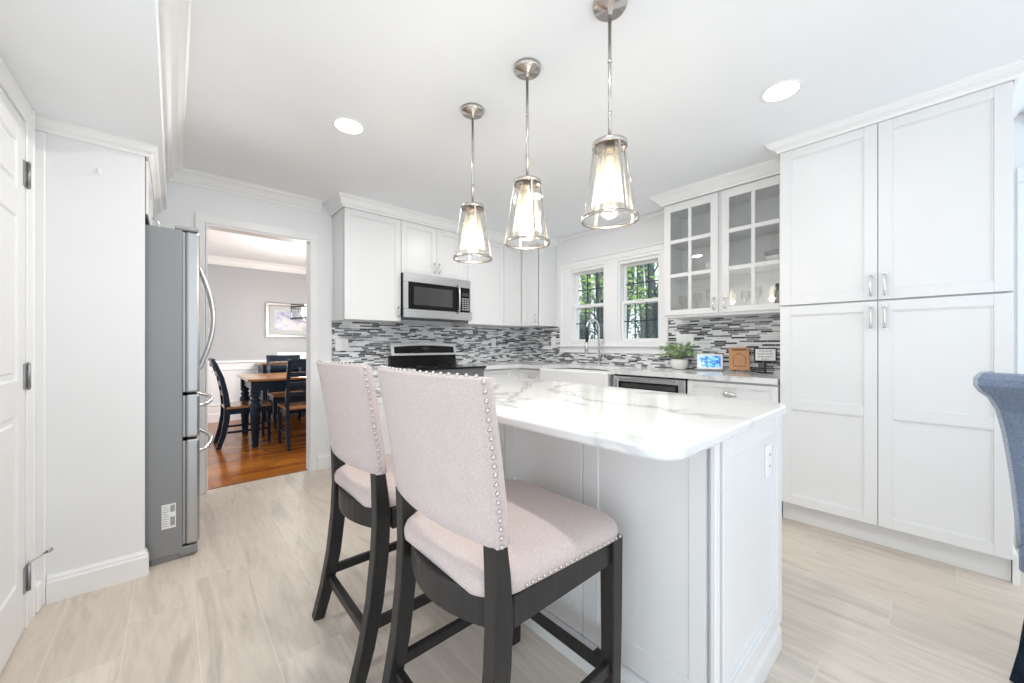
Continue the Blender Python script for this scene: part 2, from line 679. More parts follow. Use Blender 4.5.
b = MB(); b.sweep([(XB - .0005, 3.13), (XB - .0005, 1.70)], crown_prof(ZC, .03, .025), -1)
struct(b.build('trim_6', 'trim'), 'thin white cove moulding above the sink window', 'moulding')
b = MB(); b.sweep([(XB - .0005, -.32), (XB - .0005, YBACK)], crown_prof(ZC, .075, .07), -1)
struct(b.build('trim_7', 'trim'), 'white crown moulding on the wall right of the pantry', 'moulding')
b = MB(); b.sweep([(-2.2, 7.0995), (4.099, 7.0995)], crown_prof(ZC, .11, .09), -1)
struct(b.build('trim_8', 'trim'), 'white crown moulding at the dining room ceiling', 'moulding')

# doorway casing + jamb
b = MB()
y0, y1 = YA - .018, YA - .0005
b.box(DX0 - .062, DX0 - .002, y0, y1, 0, DZ + .002, .003)
b.box(DX1 - .010, DX1 + .048, y0, y1, 0, DZ + .002, .003)
b.box(DX0 - .062, DX1 + .048, y0, y1, DZ + .002, DZ + .068, .003)
b.box(DX0 + .0005, DX0 + .012, YA - .016, YA + .118, 0, DZ - .012)
b.box(DX1 - .012, DX1 - .0005, YA + .0005, YA + .118, 0, DZ - .012)
b.box(DX0 + .0005, DX1 - .0005, YA - .016, YA + .118, DZ - .012, DZ - .0005)
struct(b.build('trim_9', 'trim'), 'white casing around the dining room doorway', 'moulding')
b = MB(); b.box(DX0, DX1, YA + .055, YA + .075, 0, .006, .002)
struct(b.build('trim_10', 'brown_wood'), 'brown wood threshold strip in the doorway', 'threshold')


def base_prof(h=.135, p=.016):
    return [(0, 0), (p, 0), (p, h - .03), (p - .004, h - .022), (p - .005, h - .012), (p - .01, h - .004), (p - .011, h), (0, h)]


b = MB(); b.sweep([(DX1 + .050, YA - .0005), (1.103, YA - .0005)], base_prof(), -1)
struct(b.build('baseboard_back', 'trim'), 'short white baseboard right of the doorway', 'baseboard')
b = MB(); b.sweep([(XL + .037, 2.6195), (-.1075, 2.6195), (-.1075, 2.656)], base_prof(.12, .014), -1)
struct(b.build('baseboard_fridge', 'trim'), 'white baseboard at the foot of the fridge end wall', 'baseboard')
b = MB(); b.sweep([(2.985, -.237), (XB - .002, -.237)], base_prof(.145, .022), -1)
struct(b.build('baseboard_right', 'trim'), 'white baseboard on the right side of the pantry', 'baseboard')
b = MB(); b.sweep([(XL + .0005, 1.35), (XL + .0005, DL[0] - .11)], base_prof(.14), -1)
struct(b.build('baseboard_left', 'trim'), 'white baseboard along the left wall', 'baseboard')
b = MB(); b.sweep([(-2.2, 7.0995), (4.09, 7.0995)], base_prof(.15), -1)
struct(b.build('baseboard_dining', 'trim'), 'white baseboard on the far dining room wall', 'baseboard')

# wainscot on the far dining wall
b = MB()
b.box(-2.2, 4.09, 7.088, 7.0995, .151, .87)
b.box(-2.2, 4.09, 7.06, 7.0995, .87, .905, .006)
x = -1.9
while x < 3.6:
    for (xa, xb, za, zb) in ((x, x + .62, .24, .262), (x, x + .62, .76, .782), (x, x + .022, .262, .76), (x + .598, x + .62, .262, .76)):
        b.box(xa, xb, 7.076, 7.0885, za, zb, .004)
    x += .76
struct(b.build('trim_11', 'trim'), 'white panelled wainscot with chair rail in the dining room', 'wainscot')

# ------------------------------------------------------------ left door
dr = thing('door_1', 'white six-panel door with steel hinges at the left edge', 'door', (XL - .02, 2.02, 0)); dr['kind'] = 'structure'
fr = frame((XL - .024, DL[0] + .003, .008), PY, PX)
w, h = DL[1] - DL[0] - .006, 2.022
b = MB(fr)
b.box(0, w, 0, .028, 0, h)
st = .105
cols = [(st, w / 2 - .05), (w / 2 + .05, w - st)]
rows = [(.22, .86), (1.0, 1.62), (1.73, 1.91)]
for x0, x1 in ((0, st), (w - st, w), (w / 2 - .05, w / 2 + .05)):
    b.box(x0, x1, .02, .036, 0, h, .005)
for z0, z1 in ((0, .22), (.86, 1.0), (1.62, 1.73), (1.91, h)):
    for c0, c1 in cols:
        b.box(c0 - .006, c1 + .006, .02, .036, z0, z1, .005)
for c0, c1 in cols:
    for z0, z1 in rows:
        b.box(c0 + .022, c1 - .022, .02, .035, z0 + .022, z1 - .022, .009)
leaf = b.build('door_leaf', 'trim', dr)
for z in (1.822, 1.015, .206):
    hb = MB()
    hb.tube([(XL + .02, DL[1] + .001, z - .048), (XL + .02, DL[1] + .001, z + .048)], .0065, 8)
    hb.box(XL + .011, XL + .0165, DL[1] - .034, DL[1] - .002, z - .05, z + .05)
    hb.box(XL + .0145, XL + .0185, DL[1] + .003, DL[1] + .0075, z - .05, z + .05)
    for k in (-.05, .05):
        hb.sphere((XL + .02, DL[1] + .001, z + k), .006, 8, 4)
    hb.build('hinge', 'satin', dr)
b = MB()
b.tube([(XL + .02, DL[1] + .002, .262), (XL + .042, DL[1] + .03, .27), (XL + .06, DL[1] + .045, .276)], .004, 8)
b.tube([(XL + .06, DL[1] + .045, .276), (XL + .072, DL[1] + .055, .28)], .008, 8)
b.build('door_stop', 'nickel', dr)
b = MB()
x0, x1 = XL + .0005, XL + .016
b.box(x0, x1, DL[1] + .008, DL[1] + .108, 0, 2.04, .004)
b.box(x0 + .001, x1 + .003, DL[1] + .09, DL[1] + .106, 0, 2.128, .003)
b.box(x0, x1, DL[0] - .108, DL[0] - .008, 0, 2.04, .004)
b.box(x0, x1, DL[0] - .108, DL[1] + .108, 2.04, 2.128, .004)
b.box(XL - .118, XL, DL[1] - .0025, DL[1] - .0005, 0, 2.04)
b.box(x0, XL + .035, 2.598, 2.619, 0, 2.07, .003)
b.box(x0, XL + .028, DL[1] + .11, 2.597, 0, .12, .006)
struct(b.build('trim_12', 'trim'), 'white casing around the left side door', 'moulding')

# door right of pantry, on the window wall
d2 = thing('door_2', 'white door on the wall right of the pantry cabinet', 'door', (XB - .01, -.8, 0)); d2['kind'] = 'structure'
b = MB()
b.box(XB - .012, XB - .001, -1.19, -.40, .01, 2.04, .002)
for z0, z1 in ((.2, .9), (1.05, 1.9)):
    for y0, y1 in ((-1.1, -.84), (-.75, -.49)):
        b.box(XB - .018, XB - .010, y0, y1, z0, z1, .006)
b.build('door_leaf', 'trim', d2)
b = MB()
b.box(XB - .022, XB - .001, -.395, -.295, 0, 2.045, .003)
b.box(XB - .022, XB - .001, -1.30, -1.195, 0, 2.045, .003)
b.box(XB - .022, XB - .001, -1.30, -.295, 2.046, 2.13, .003)
struct(b.build('trim_13', 'trim'), 'white casing around the door right of the pantry', 'moulding')

# ------------------------------------------------------------ windows
def window(name, w, label):
    t = thing(name, label, 'window', (XB + .05, (w[0] + w[1]) / 2, WZ[0])); t['kind'] = 'structure'
    y0, y1, z0, z1 = w[0], w[1], WZ[0], WZ[1]
    zm = (z0 + z1) / 2
    b = MB()
    for (a, c, d, e) in ((y0 + .001, y0 + .02, z0 + .001, z1 - .001), (y1 - .02, y1 - .001, z0 + .001, z1 - .001), (y0 + .02, y1 - .02, z0 + .001, z0 + .02), (y0 + .02, y1 - .02, z1 - .02, z1 - .001)):
        b.box(XB - .002, XB + .135, a, c, d, e)
    b.build('window_frame', 'trim', t)
    for up in (0, 1):
        za, zb = (zm - .02, z1 - .02) if up else (z0 + .02, zm + .02)
        xa = XB + .075 if up else XB + .035
        b = MB()
        s = .022
        gz0, gz1 = za + (.036 if up else .022), zb - (.022 if up else .036)
        b.box(xa, xa + .035, y0 + .02, y0 + .02 + s, za, zb, .003)
        b.box(xa, xa + .035, y1 - .02 - s, y1 - .02, za, zb, .003)
        b.box(xa, xa + .035, y0 + .02 + s, y1 - .02 - s, za, gz0, .003)
        b.box(xa, xa + .035, y0 + .02 + s, y1 - .02 - s, gz1, zb, .003)
        sash = b.build('sash', 'trim', t)
        ya, yb = y0 + .02 + s, y1 - .02 - s
        b = MB()
        for k in (1, 2):
            yy = ya + (yb - ya) * k / 3
            b.box(xa + .012, xa + .02, yy - .005, yy + .005, gz0, gz1)
        b.box(xa + .012, xa + .02, ya, yb, (gz0 + gz1) / 2 - .005, (gz0 + gz1) / 2 + .005)
        b.build('muntin_grid', 'sage', sash)
        b = MB(); b.box(xa + .022, xa + .025, ya, yb, gz0, gz1)
        b.build('pane', 'glass', sash)
    if True:
        b = MB()
        b.box(XB + .02, XB + .036, (y0 + y1) / 2 - .03, (y0 + y1) / 2 + .03, zm + .012, zm + .022, .003)
        b.build('sash_lock', 'plastic', t)


window('window_1', W1, 'left half of the double window over the sink')
window('window_2', W2, 'right half of the double window over the sink')
b = MB()
xa, xb = XB - .02, XB - .0005
b.box(xa, xb, 2.90, 3.075, 1.13, 2.03, .003)
b.box(xa - .006, xb, 3.035, 3.075, 1.13, 2.03, .004)
b.box(xa, xb, W2[1] - .005, W1[0] + .005, 1.13, 2.03, .003)
b.box(xa, xb, 1.715, W2[0] + .006, 1.13, 2.03, .003)
b.box(xa, xb, 1.715, 3.075, 2.03, 2.06, .003)
b.box(xa - .006, xb, 1.715, 3.075, 2.06, 2.115, .004)
b.box(xa - .02, xb, 1.705, 3.085, 2.115, 2.135, .005)
b.box(xa - .035, xb, 1.715, 3.09, 1.118, 1.14, .006)
b.box(xa, xb, 1.72, 3.075, 1.05, 1.118, .004)
struct(b.build('trim_14', 'trim'), 'white casing, sill and apron of the double window', 'moulding')

# ------------------------------------------------------------ outdoors seen through the window
b = MB(); b.box(XB + .15, 30, -6, 24, -.5, -.4)
struct(b.build('ground', 'ground'), 'leaf-strewn woodland ground outside the window', 'ground')
rnd = random.Random(3)


def tree(x, y, r, hgt, label, dense, lm='tree_leaf', z0=1.6, spread=1.5):
    t = thing('tree', label, 'tree', (x, y, -.4), 0, 'woodland trees outside the window')
    b = MB()
    pts = [(x + .12 * sin(i * 1.3 + x), y + .1 * cos(i + y), -.4 + hgt * i / 6) for i in range(7)]
    b.tube(pts, [r * (1.15 - .1 * i) for i in range(7)], 9)
    for k in range(5):
        a = rnd.uniform(0, 2 * pi); zb = rnd.uniform(1.2, 3.4)
        p = Vector((x, y, zb))
        q = p + Vector((cos(a) * spread * .6, sin(a) * spread * .6, rnd.uniform(.5, 1.0)))
        b.tube([p, (p + q) / 2 + Vector((0, 0, .1)), q], [r * .3, r * .2, r * .1], 6)
    b.build('trunk', 'bark', t)
    b = MB()
    for k in range(dense):
        a = rnd.uniform(0, 2 * pi)
        rr = spread * sqrt(rnd.random())
        c = Vector((x + cos(a) * rr, y + sin(a) * rr, rnd.uniform(z0, z0 + 3.2)))
        # clumps
        c += Vector((sin(c.z * 5 + a * 3) * .1, cos(c.x * 6) * .1, 0))
        s = rnd.uniform(.035, .085)
        u = Vector((rnd.gauss(0, 1), rnd.gauss(0, 1), rnd.gauss(0, 1))).normalized()
        v = u.orthogonal().normalized()
        b.quad(c - u * s, c + v * s * .5, c + u * s, c - v * s * .5)
    b.build('foliage', lm, t)


sides = ['slender grey-trunked tree outside the window, with light green leaves',
         'dark trunk with deep green leaves outside the window']
spots = []
for row, (X_, y0_, n_, st_) in enumerate(((6.2, 3.2, 4, 1.15), (7.7, 3.7, 4, 1.35), (9.4, 4.3, 5, 1.4), (11.4, 4.6, 5, 1.75), (13.4, 5.6, 5, 1.9), (15.6, 6.2, 5, 2.0))):
    for k in range(n_):
        spots.append((X_ + rnd.uniform(-.12, .12), y0_ + k * st_ + rnd.uniform(-.12, .12), rnd.uniform(.05, .085) * X_ / 6.5))
for i, (x, y, r) in enumerate(spots):
    far = x > 10.5
    tree(x, y, r, 6.5, sides[1 if far else 0], 900 if far else 520, 'tree_leaf_dark' if far else 'tree_leaf', .2 if far else 1.9, .80 if far else .58)

# ------------------------------------------------------------ wall cabinets
GX = 3.21                # door-face plane of the window-wall uppers
YU = YA - .333         # door-face plane of the range-wall uppers (3.43)
UB, UT = 1.37, 2.34    # underside and door top


def upper(x0, x1, z0, z1, name, label, doors, hinge, handle_z=None, side_trim=True):
    t = thing(name, label, 'cabinet', ((x0 + x1) / 2, YA, z0), 0, 'white wall cabinets')
    b = MB()
    b.box(x0 + .001, x1 - .001, YU + .0205, YA - .002, z0, z1 + .03)
    b.box(x0 + .001, x1 - .001, YU + .012, YU + .0205, z1 + .002, z1 + .03)
    b.build('cabinet_body', 'cab', t)
    wd = (x1 - x0) / doors
    for k in range(doors):
        fr = frame((x0 + k * wd, YU + .02, z0), PX, NY)
        d = shaker(fr, wd, z1 - z0, mids=()).build('door', 'cab', t)
        hs = hinge[k]
        pull(fr, wd - .028 if hs == 'L' else .028, .02, handle_z or .09, .09, True, 'chrome', d)
    return t


upper(1.105, 1.629, UB - .005, UT, 'wall_cabinet', 'white wall cabinet left of the microwave, beside the doorway', 1, 'L')
upper(1.631, 2.409, 1.836, UT, 'wall_cabinet', 'short white two-door cabinet above the microwave', 2, 'LR')
upper(2.411, 2.927, UB, UT, 'wall_cabinet', 'white wall cabinet just right of the microwave', 1, 'R')

# corner cabinet with two doors in an L
t = thing('corner_cabinet', 'white L-shaped corner wall cabinet left of the window', 'cabinet', (3.2, 3.45, UB), 0, 'white wall cabinets')
b = MB()
b.prism([(2.929, YA - .002), (2.929, YU + .0205), (GX + .0205, YU + .0205), (GX + .0205, 3.145), (XB - .002, 3.145), (XB - .002, YA - .002)], UB, UT + .03)
b.build('cabinet_body', 'cab', t)
d = shaker(frame((2.930, YU + .02, UB), PX, NY), GX - 2.930, UT - UB, st=.05).build('door', 'cab', t)
fr = frame((GX + .02, YU - .002, UB), NY, NX)
d = shaker(fr, YU - .002 - 3.146, UT - UB, st=.05).build('door', 'cab', t)
pull(fr, YU - 3.146 - .03, .02, .09, .09, True, 'chrome', d)

# glass-front cabinet
gy0, gy1 = .692, 1.60
t = thing('glass_cabinet', 'white glass-front cabinet with paned doors, between window and pantry', 'cabinet', (XB, 1.15, 1.39), 0, 'white wall cabinets')
b = MB()
z0, z1 = 1.375, 2.37
for (ya, yb) in ((gy0, gy0 + .018), (gy1 - .018, gy1)):
    b.box(GX + .0205, XB - .002, ya, yb, z0, z1)
b.box(GX + .0205, XB - .002, gy0 + .018, gy1 - .018, z0, z0 + .025)
b.box(GX + .0205, XB - .002, gy0 + .018, gy1 - .018, z1 - .06, z1)
b.box(XB - .012, XB - .002, gy0 + .018, gy1 - .018, z0 + .025, z1 - .06)
b.box(GX + .0205, GX + .04, 1.142, 1.158, z0 + .025, z1 - .06)
b.build('cabinet_body', 'cab', t)
SHELF = (1.745, 2.035)
for z in SHELF:
    b = MB(); b.box(GX + .045, XB - .013, gy0 + .019, gy1 - .019, z - .018, z, .002)
    b.build('shelf', 'cab', t)
for ya in (gy0, 1.156):
    yb = ya + .4435
    fr = frame((GX + .02, yb, 1.395), NY, NX)
    w, h = yb - ya, .955
    b = MB(fr)
    st = .058
    b.box(.0015, st, 0, .02, 0, h, .002); b.box(w - st, w - .0015, 0, .02, 0, h, .002)
    b.box(st, w - st, 0, .02, 0, .045, .002); b.box(st, w - st, 0, .02, h - .065, h, .002)
    b.box(w / 2 - .0135, w / 2 + .0135, .003, .018, .045, h - .065, .003)
    for z in (1.735 - 1.395, 2.026 - 1.395):
        b.box(st, w - st, .004, .019, z - .016, z + .016, .003)
    d = b.build('door', 'cab', t)
    b = MB(fr); b.box(st - .005, w - st + .005, .006, .009, .04, h - .06)
    b.build('pane', 'glass', d)
    pull(fr, w - .03 if ya > 1 else .03, .02, .075, .09, True, 'chrome', d)
for y in (1.065, .845):
    b = MB(); b.lathe([(.001, 0), (.03, 0), (.032, .004), (.03, .016), (.022, .022), (.001, .023)], (3.30, y, 1.4006), 16)
    b.build('puck_light', 'puck', t)


def goblet(x, y, z, hgt=.17, r=.036, label='', flute=False):
    b = MB()
    pr = [(.034, 0), (.033, .003), (.008, .008), (.004, .02), (.004, hgt * .42), (.012, hgt * .48), (r * .85, hgt * .62), (r, hgt * .78), (r * .85, hgt), (r * .8, hgt), (r * .95, hgt * .78), (r * .78, hgt * .64), (.004, hgt * .52)]
    b.lathe(pr, (x, y, z), 18)
    return tag(b.build('wine_glass', 'shade_glass'), label, 'glass', 'glassware in the glass-front cabinet')


zb = 1.375 + .0255
for i, (y, lab) in enumerate([(1.50, 'stemmed glass at the far left on the bottom of the glass-front cabinet'), (1.39, 'stemmed glass second from left on the bottom of the glass-front cabinet'),
                              (1.27, 'stemmed glass third from left on the bottom of the glass-front cabinet'), (1.02, 'stemmed glass behind the left pane of the right cabinet door'),
                              (.93, 'stemmed glass behind the muntin of the right cabinet door')]):
    goblet(3.36 + .04 * (i % 2), y, zb, .17 + .02 * (i % 3), .036, lab)
b = MB(); b.lathe([(.036, 0), (.04, .01), (.04, .14), (.03, .16), (.026, .17)], (3.38, .78, zb), 20)
jar = thing('jar', 'dark lidded jar at the right end of the glass-front cabinet', 'jar', (3.38, .78, zb))
b.build('jar_body', 'dark_glass', jar)
b = MB(); b.lathe([(.03, .171), (.034, .174), (.034, .195), (.03, .2)], (3.38, .78, zb), 20)
b.build('lid', 'black', jar)


def bowl(x, y, z, r, hgt, m, label, name='bowl', cat='bowl'):
    b = MB()
    b.lathe([(r * .45, 0), (r * .5, .004), (r * .8, hgt * .45), (r, hgt), (r * .95, hgt), (r * .74, hgt * .48), (r * .42, .012)], (x, y, z), 24)
    return tag(b.build(name, m), label, cat, 'dishes in the glass-front cabinet')


bowl(3.39, .80, SHELF[0] + .0005, .09, .06, 'porcelain', 'white bowl on the middle shelf behind the right glass door')
bowl(3.39, .80, SHELF[0] + .0365, .09, .06, 'slot', 'grey bowl nested in the white bowl behind the right glass door')
bowl(3.39, 1.27, SHELF[0] + .0005, .055, .09, 'porcelain', 'small white cup-like bowl on the middle shelf behind the left glass door')

# ------------------------------------------------------------ pantry
PXF = 2.93
py0, py1 = -.236, .682
t = thing('pantry_cabinet', 'tall white four-door pantry cabinet at the right', 'cabinet', (3.23, .22, 0))
b = MB()
b.box(PXF + .0205, XB - .002, py0, py1, .125, 2.405)
b.box(PXF + .008, PXF + .0205, py0, py1, 2.382, 2.405)
b.build('cabinet_body', 'cab', t)
b = MB(); b.box(PXF + .075, XB - .01, py0 + .002, py1 - .001, .001, .1245)
b.build('toe_kick', 'cab', t)
pw = (py1 - py0) / 2
for z0, z1, mids, hz in ((.13, 1.386, (.632,), 1.386 - .13 - .092), (1.392, 2.38, (), .082)):
    for k in (0, 1):
        fr = frame((PXF + .02, py1 - k * pw, z0), NY, NX)
        d = shaker(fr, pw, z1 - z0, mids=mids, st=.058).build('door', 'cab', t)
        pull(fr, pw - .028 if k == 0 else .028, .02, hz, .115, True, 'chrome', d)

# ------------------------------------------------------------ base cabinets
CT, CB = .922, .884      # counter top / underside
YF = 3.15                # door-face plane on the range wall
XF = 2.93                # door-face plane on the window wall


def cup_pull(fr, x, y, z, parent):
    b = MB(fr)
    rings = []
    for i in range(7):
        a = pi * i / 6
        rr = .042
        cx = x - rr * cos(a)
        dz = .018 * sin(a)
        rings.append([(cx, y, z + dz * .9 + .004), (cx, y + .018 * sin(a) + .002, z + dz * .7 + .004), (cx, y + .022 * sin(a) + .003, z - .008), (cx, y, z - .008)])
    b.loft(rings)
    return b.build('cup_pull', 'chrome', parent)


def base_a(x0, x1, label, drawer=True):
    t = thing('base_cabinet', label, 'cabinet', ((x0 + x1) / 2, YA - .3, 0), 0, 'white base cabinets')
    b = MB()
    b.box(x0, x1, YF + .0205, YA - .002, .105, CB - .001); b.build('cabinet_body', 'cab', t)
    b = MB(); b.box(x0 + .002, x1 - .002, YF + .08, YA - .01, .001, .1045); b.build('toe_kick', 'cab', t)
    w = x1 - x0
    fr = frame((x0, YF + .02, .11), PX, NY)
    d = shaker(fr, w, .59).build('door', 'cab', t)
    pull(fr, w - .03, .02, .5, .1, True, 'chrome', d)
    fr = frame((x0, YF + .02, .705), PX, NY)
    d = shaker(fr, w, .165, st=.035).build('drawer', 'cab', t)
    pull(fr, w / 2, .02, .082, .09, False, 'chrome', d)
    return t


base_a(1.108, 1.627, 'white base cabinet left of the range')
base_a(2.412, 2.80, 'white base cabinet with drawer right of the range')


def base_b(y0, y1, label, kind='drawer', zt=CB - .001):
    t = thing('base_cabinet', label, 'cabinet', (XB - .3, (y0 + y1) / 2, 0), 0, 'white base cabinets')
    w = y1 - y0
    b = MB(); b.box(XF + .0205, XB - .002, y0, y1, .105, zt); b.build('cabinet_body', 'cab', t)
    b = MB(); b.box(XF + .08, XB - .01, y0 + .002, y1 - .002, .001, .1045); b.build('toe_kick', 'cab', t)
    dz = .70 if kind == 'drawer' else zt - .004
    n = 2 if w > .5 else 1
    for k in range(n):
        fr = frame((XF + .02, y1 - k * w / n, .11), NY, NX)
        d = shaker(fr, w / n, dz - .115).build('door', 'cab', t)
        pull(fr, w / n - .03 if k == 0 else .03, .02, dz - .2, .1, True, 'chrome', d)
    if kind == 'drawer':
        fr = frame((XF + .02, y1, .705), NY, NX)
        d = shaker(fr, w, .165, st=.035).build('drawer', 'cab', t)
        cup_pull(fr, w / 2, .02, .085, d)
    return t


base_b(.69, 1.276, 'white base cabinet with cup-pull drawer beside the pantry')
base_b(1.945, 2.795, 'white base cabinet under the farmhouse sink', 'sink', .62)
# corner base cabinet
t = thing('base_cabinet', 'white corner base cabinet between range and sink', 'cabinet', (3.2, 3.4, 0), 0, 'white base cabinets')
b = MB()
b.prism([(2.803, YA - .002), (2.803, YF + .0205), (XF + .0205, YF + .0205), (XF + .0205, 2.798), (XB - .002, 2.798), (XB - .002, YA - .002)], .105, CB - .001)
b.build('cabinet_body', 'cab', t)
fr = frame((XF + .02, YF + .018, .705), NY, NX)
d = shaker(fr, YF - 2.80, .165, st=.035).build('drawer', 'cab', t)
pull(fr, .2, .02, .082, .09, False, 'chrome', d)
fr = frame((XF + .02, YF + .018, .11), NY, NX)
d = shaker(fr, YF - 2.80, .59).build('door', 'cab', t)

# ------------------------------------------------------------ countertops
b = MB(); b.box(1.10, 1.628, YF - .022, YA - .0025, CB, CT, .003)
tag(b.build('countertop', 'quartz'), 'short white quartz countertop left of the range', 'countertop')
b = MB()
sx0, sx1, sy0, sy1 = 2.905, 3.325, 1.965, 2.775
zz = (CB, CT)
b.prism([(2.411, YA - .0025), (2.411, YF - .022), (2.906, YF - .022), (2.906, sy1), (sx1, sy1), (sx1, sy0), (2.906, sy0), (2.906, .69), (XB - .0025, .69), (XB - .0025, YA - .0025)], *zz)
tag(b.build('countertop', 'quartz'), 'long white quartz countertop round the corner under the window', 'countertop')

# backsplash tile
b = MB()
b.box(1.108, XB - .012, YA - .0105, YA - .0006, CT + .0005, UB - .002)
b.box(1.10, 1.108, YA - .0115, YA - .0006, CT + .0005, UB - .002)
struct(b.build('wall_back_tile', 'mosaic'), 'grey and white mosaic tile backsplash behind the range', 'backsplash')
b = MB()
b.box(XB - .0105, XB - .0006, 3.077, YA - .012, CT + .0005, UB - .002)
b.box(XB - .0105, XB - .0006, 1.714, 3.077, CT + .0005, 1.049)
b.box(XB - .0105, XB - .0006, .692, 1.714, CT + .0005, 1.374)
struct(b.build('wall_right_tile', 'mosaic'), 'grey and white mosaic tile backsplash under the window', 'backsplash')

# ------------------------------------------------------------ sink and faucet
t = thing('farmhouse_sink', 'white apron-front farmhouse sink under the window', 'sink', (3.1, 2.37, .63))
b = MB()
b.box(2.872, 2.905, 1.952, 2.788, .63, .893, .012, 3)
b.box(2.905, sx1 - .001, sy0 + .001, sy0 + .022, .66, .874)
b.box(2.905, sx1 - .001, sy1 - .022, sy1 - .001, .66, .874)
b.box(sx1 - .022, sx1 - .001, sy0 + .022, sy1 - .022, .66, .874)
b.box(2.905, sx1 - .001, sy0 + .001, sy1 - .001, .645, .66)
b.build('basin', 'porcelain', t)
b = MB(); b.lathe([(.001, .661), (.04, .661), (.044, .663), (.03, .664), (.001, .6645)], (3.12, 2.37, 0), 18)
b.build('drain', 'chrome', t)

t = thing('faucet', 'tall steel pull-down faucet behind the sink', 'faucet', (3.42, 2.43, CT))
b = MB()
b.lathe([(.028, .0005), (.028, .008), (.018, .012), (.016, .05)], (3.42, 2.43, CT), 18)
pts = [(3.42, 2.43, CT + .05), (3.42, 2.43, CT + .40)] + [(3.42 - .09 + .09 * cos(a), 2.43 + .012 * (1 - cos(a)), CT + .40 + .09 * sin(a)) for a in [pi * i / 10 for i in range(1, 11)]]
b.tube(pts, .0105, 10)
b.build('spout', 'steel', t)
b = MB(); hx, hy = 3.24, 2.454
b.tube([(hx, hy, CT + .40), (hx, hy, CT + .25)], [.0135, .0155], 10)
b.build('spray_hose', 'black', t)
b = MB(); b.tube([(hx, hy, CT + .25), (hx - .004, hy + .002, CT + .20), (hx - .006, hy + .003, CT + .12)], [.016, .018, .02], 12)
b.build('spray_head', 'steel', t)
b = MB(); b.tube([(3.42, 2.414, CT + .075), (3.42, 2.38, CT + .085), (3.405, 2.36, CT + .13)], [.009, .008, .006], 8)
b.build('lever', 'steel', t)

# ------------------------------------------------------------ appliances
t = thing('beverage_cooler', 'stainless undercounter cooler with black glass door, right of the sink', 'cooler', (3.2, 1.61, 0))
y0, y1 = 1.287, 1.928
b = MB(); b.box(XF + .022, XB - .01, y0, y1, .02, CB - .002); b.build('cabinet_body', 'black', t)
b = MB(); fr = frame((XF + .02, y1, .1), NY, NX); b.M = fr
w, h = y1 - y0, CB - .1 - .014
b.box(0, .055, 0, .03, 0, h, .003); b.box(w - .055, w, 0, .03, 0, h, .003)
b.box(.055, w - .055, 0, .03, 0, .05, .003); b.box(.055, w - .055, 0, .03, h - .045, h, .003)
d = b.build('door', 'steel', t)
b = MB(fr); b.box(.05, w - .05, .004, .022, .045, h - .04); b.build('pane', 'black_glass', d)
b = MB(fr); b.box(.08, w - .08, .0225, .024, h - .095, h - .06, .001); b.build('control_strip', 'dark_glass', d)
b = MB(fr); b.tube([(.09, .033, h - .021), (.09, .06, h - .021), (w - .09, .06, h - .021), (w - .09, .033, h - .021)], .008, 8); b.build('handle', 'steel', d)
b = MB(); b.box(XF + .05, XF + .07, y0 + .02, y1 - .02, .001, .0195); b.build('kick_plate', 'black', t)

# range
t = thing('range', 'stainless electric range with black glass cooktop', 'stove', (2.02, 3.42, 0))
rx0, rx1 = 1.632, 2.407
b = MB(); b.box(rx0, rx1, YF + .001, 3.735, .05, .905); b.build('range_body', 'steel_side', t)
b = MB(); b.box(rx0, rx1, YF - .055, 3.66, .906, .925, .004, 2); b.build('cooktop', 'black_glass', t)
b = MB()
fr = frame((rx0, 3.735, .926), PX, NY); b.M = fr
w = rx1 - rx0
def bgpoly(q0, q1, z0, z1, f0, f1, bb):
    # raked panel with a slightly bowed top
    rings = []
    n = 12
    for i in range(n + 1):
        u = i / n
        x = q0 + (q1 - q0) * u
        zt = z1 + .014 * (1 - (2 * u - 1) ** 2)
        rings.append([(x, bb, z0), (x, f0, z0), (x, f1, zt), (x, bb, zt)])
    return rings
b.loft(bgpoly(0, w, 0, .105, .07, .062, .005), smooth=False); lower = b.build('backguard_base', 'black_glass', t)
b = MB(fr); b.loft(bgpoly(.0, w, .106, .225, .085, .055, .002), smooth=False); bg = b.build('backguard', 'steel', t)
b = MB(fr); b.loft(bgpoly(.035, w - .035, .13, .195, .0845, .069, .04), smooth=False)
cp = b.build('control_panel', 'black_glass', bg)
b = MB(fr); b.box(w / 2 - .035, w / 2 + .035, .078, .0815, .165, .19); b.build('clock_display', 'dark_glass', bg)
for (cx, cy, rr) in ((1.83, 3.28, .1), (2.21, 3.28, .085), (1.83, 3.53, .075), (2.21, 3.53, .09)):
    b = MB(); rings = [[(cx + q * cos(k / 32 * 2 * pi), cy + q * sin(k / 32 * 2 * pi), .9256) for k in range(32)] for q in (rr, rr - .004)]
    b.loft(rings, False, False); b.build('burner_ring', 'slot', t)
b = MB(); b.box(rx0 + .01, rx1 - .01, YF - .03, YF, .2, .80, .004); od = b.build('oven_door', 'steel', t)
b = MB(); b.box(rx0 + .1, rx1 - .1, YF - .034, YF - .0305, .32, .66); b.build('oven_window', 'black_glass', od)
b = MB(); b.tube([(rx0 + .08, YF - .03, .75), (rx0 + .08, YF - .075, .75), (rx1 - .08, YF - .075, .75), (rx1 - .08, YF - .03, .75)], .011, 8); b.build('handle', 'steel', od)
b = MB(); b.box(rx0 + .01, rx1 - .01, YF - .02, YF, .055, .19, .004); b.build('storage_drawer', 'steel', t)

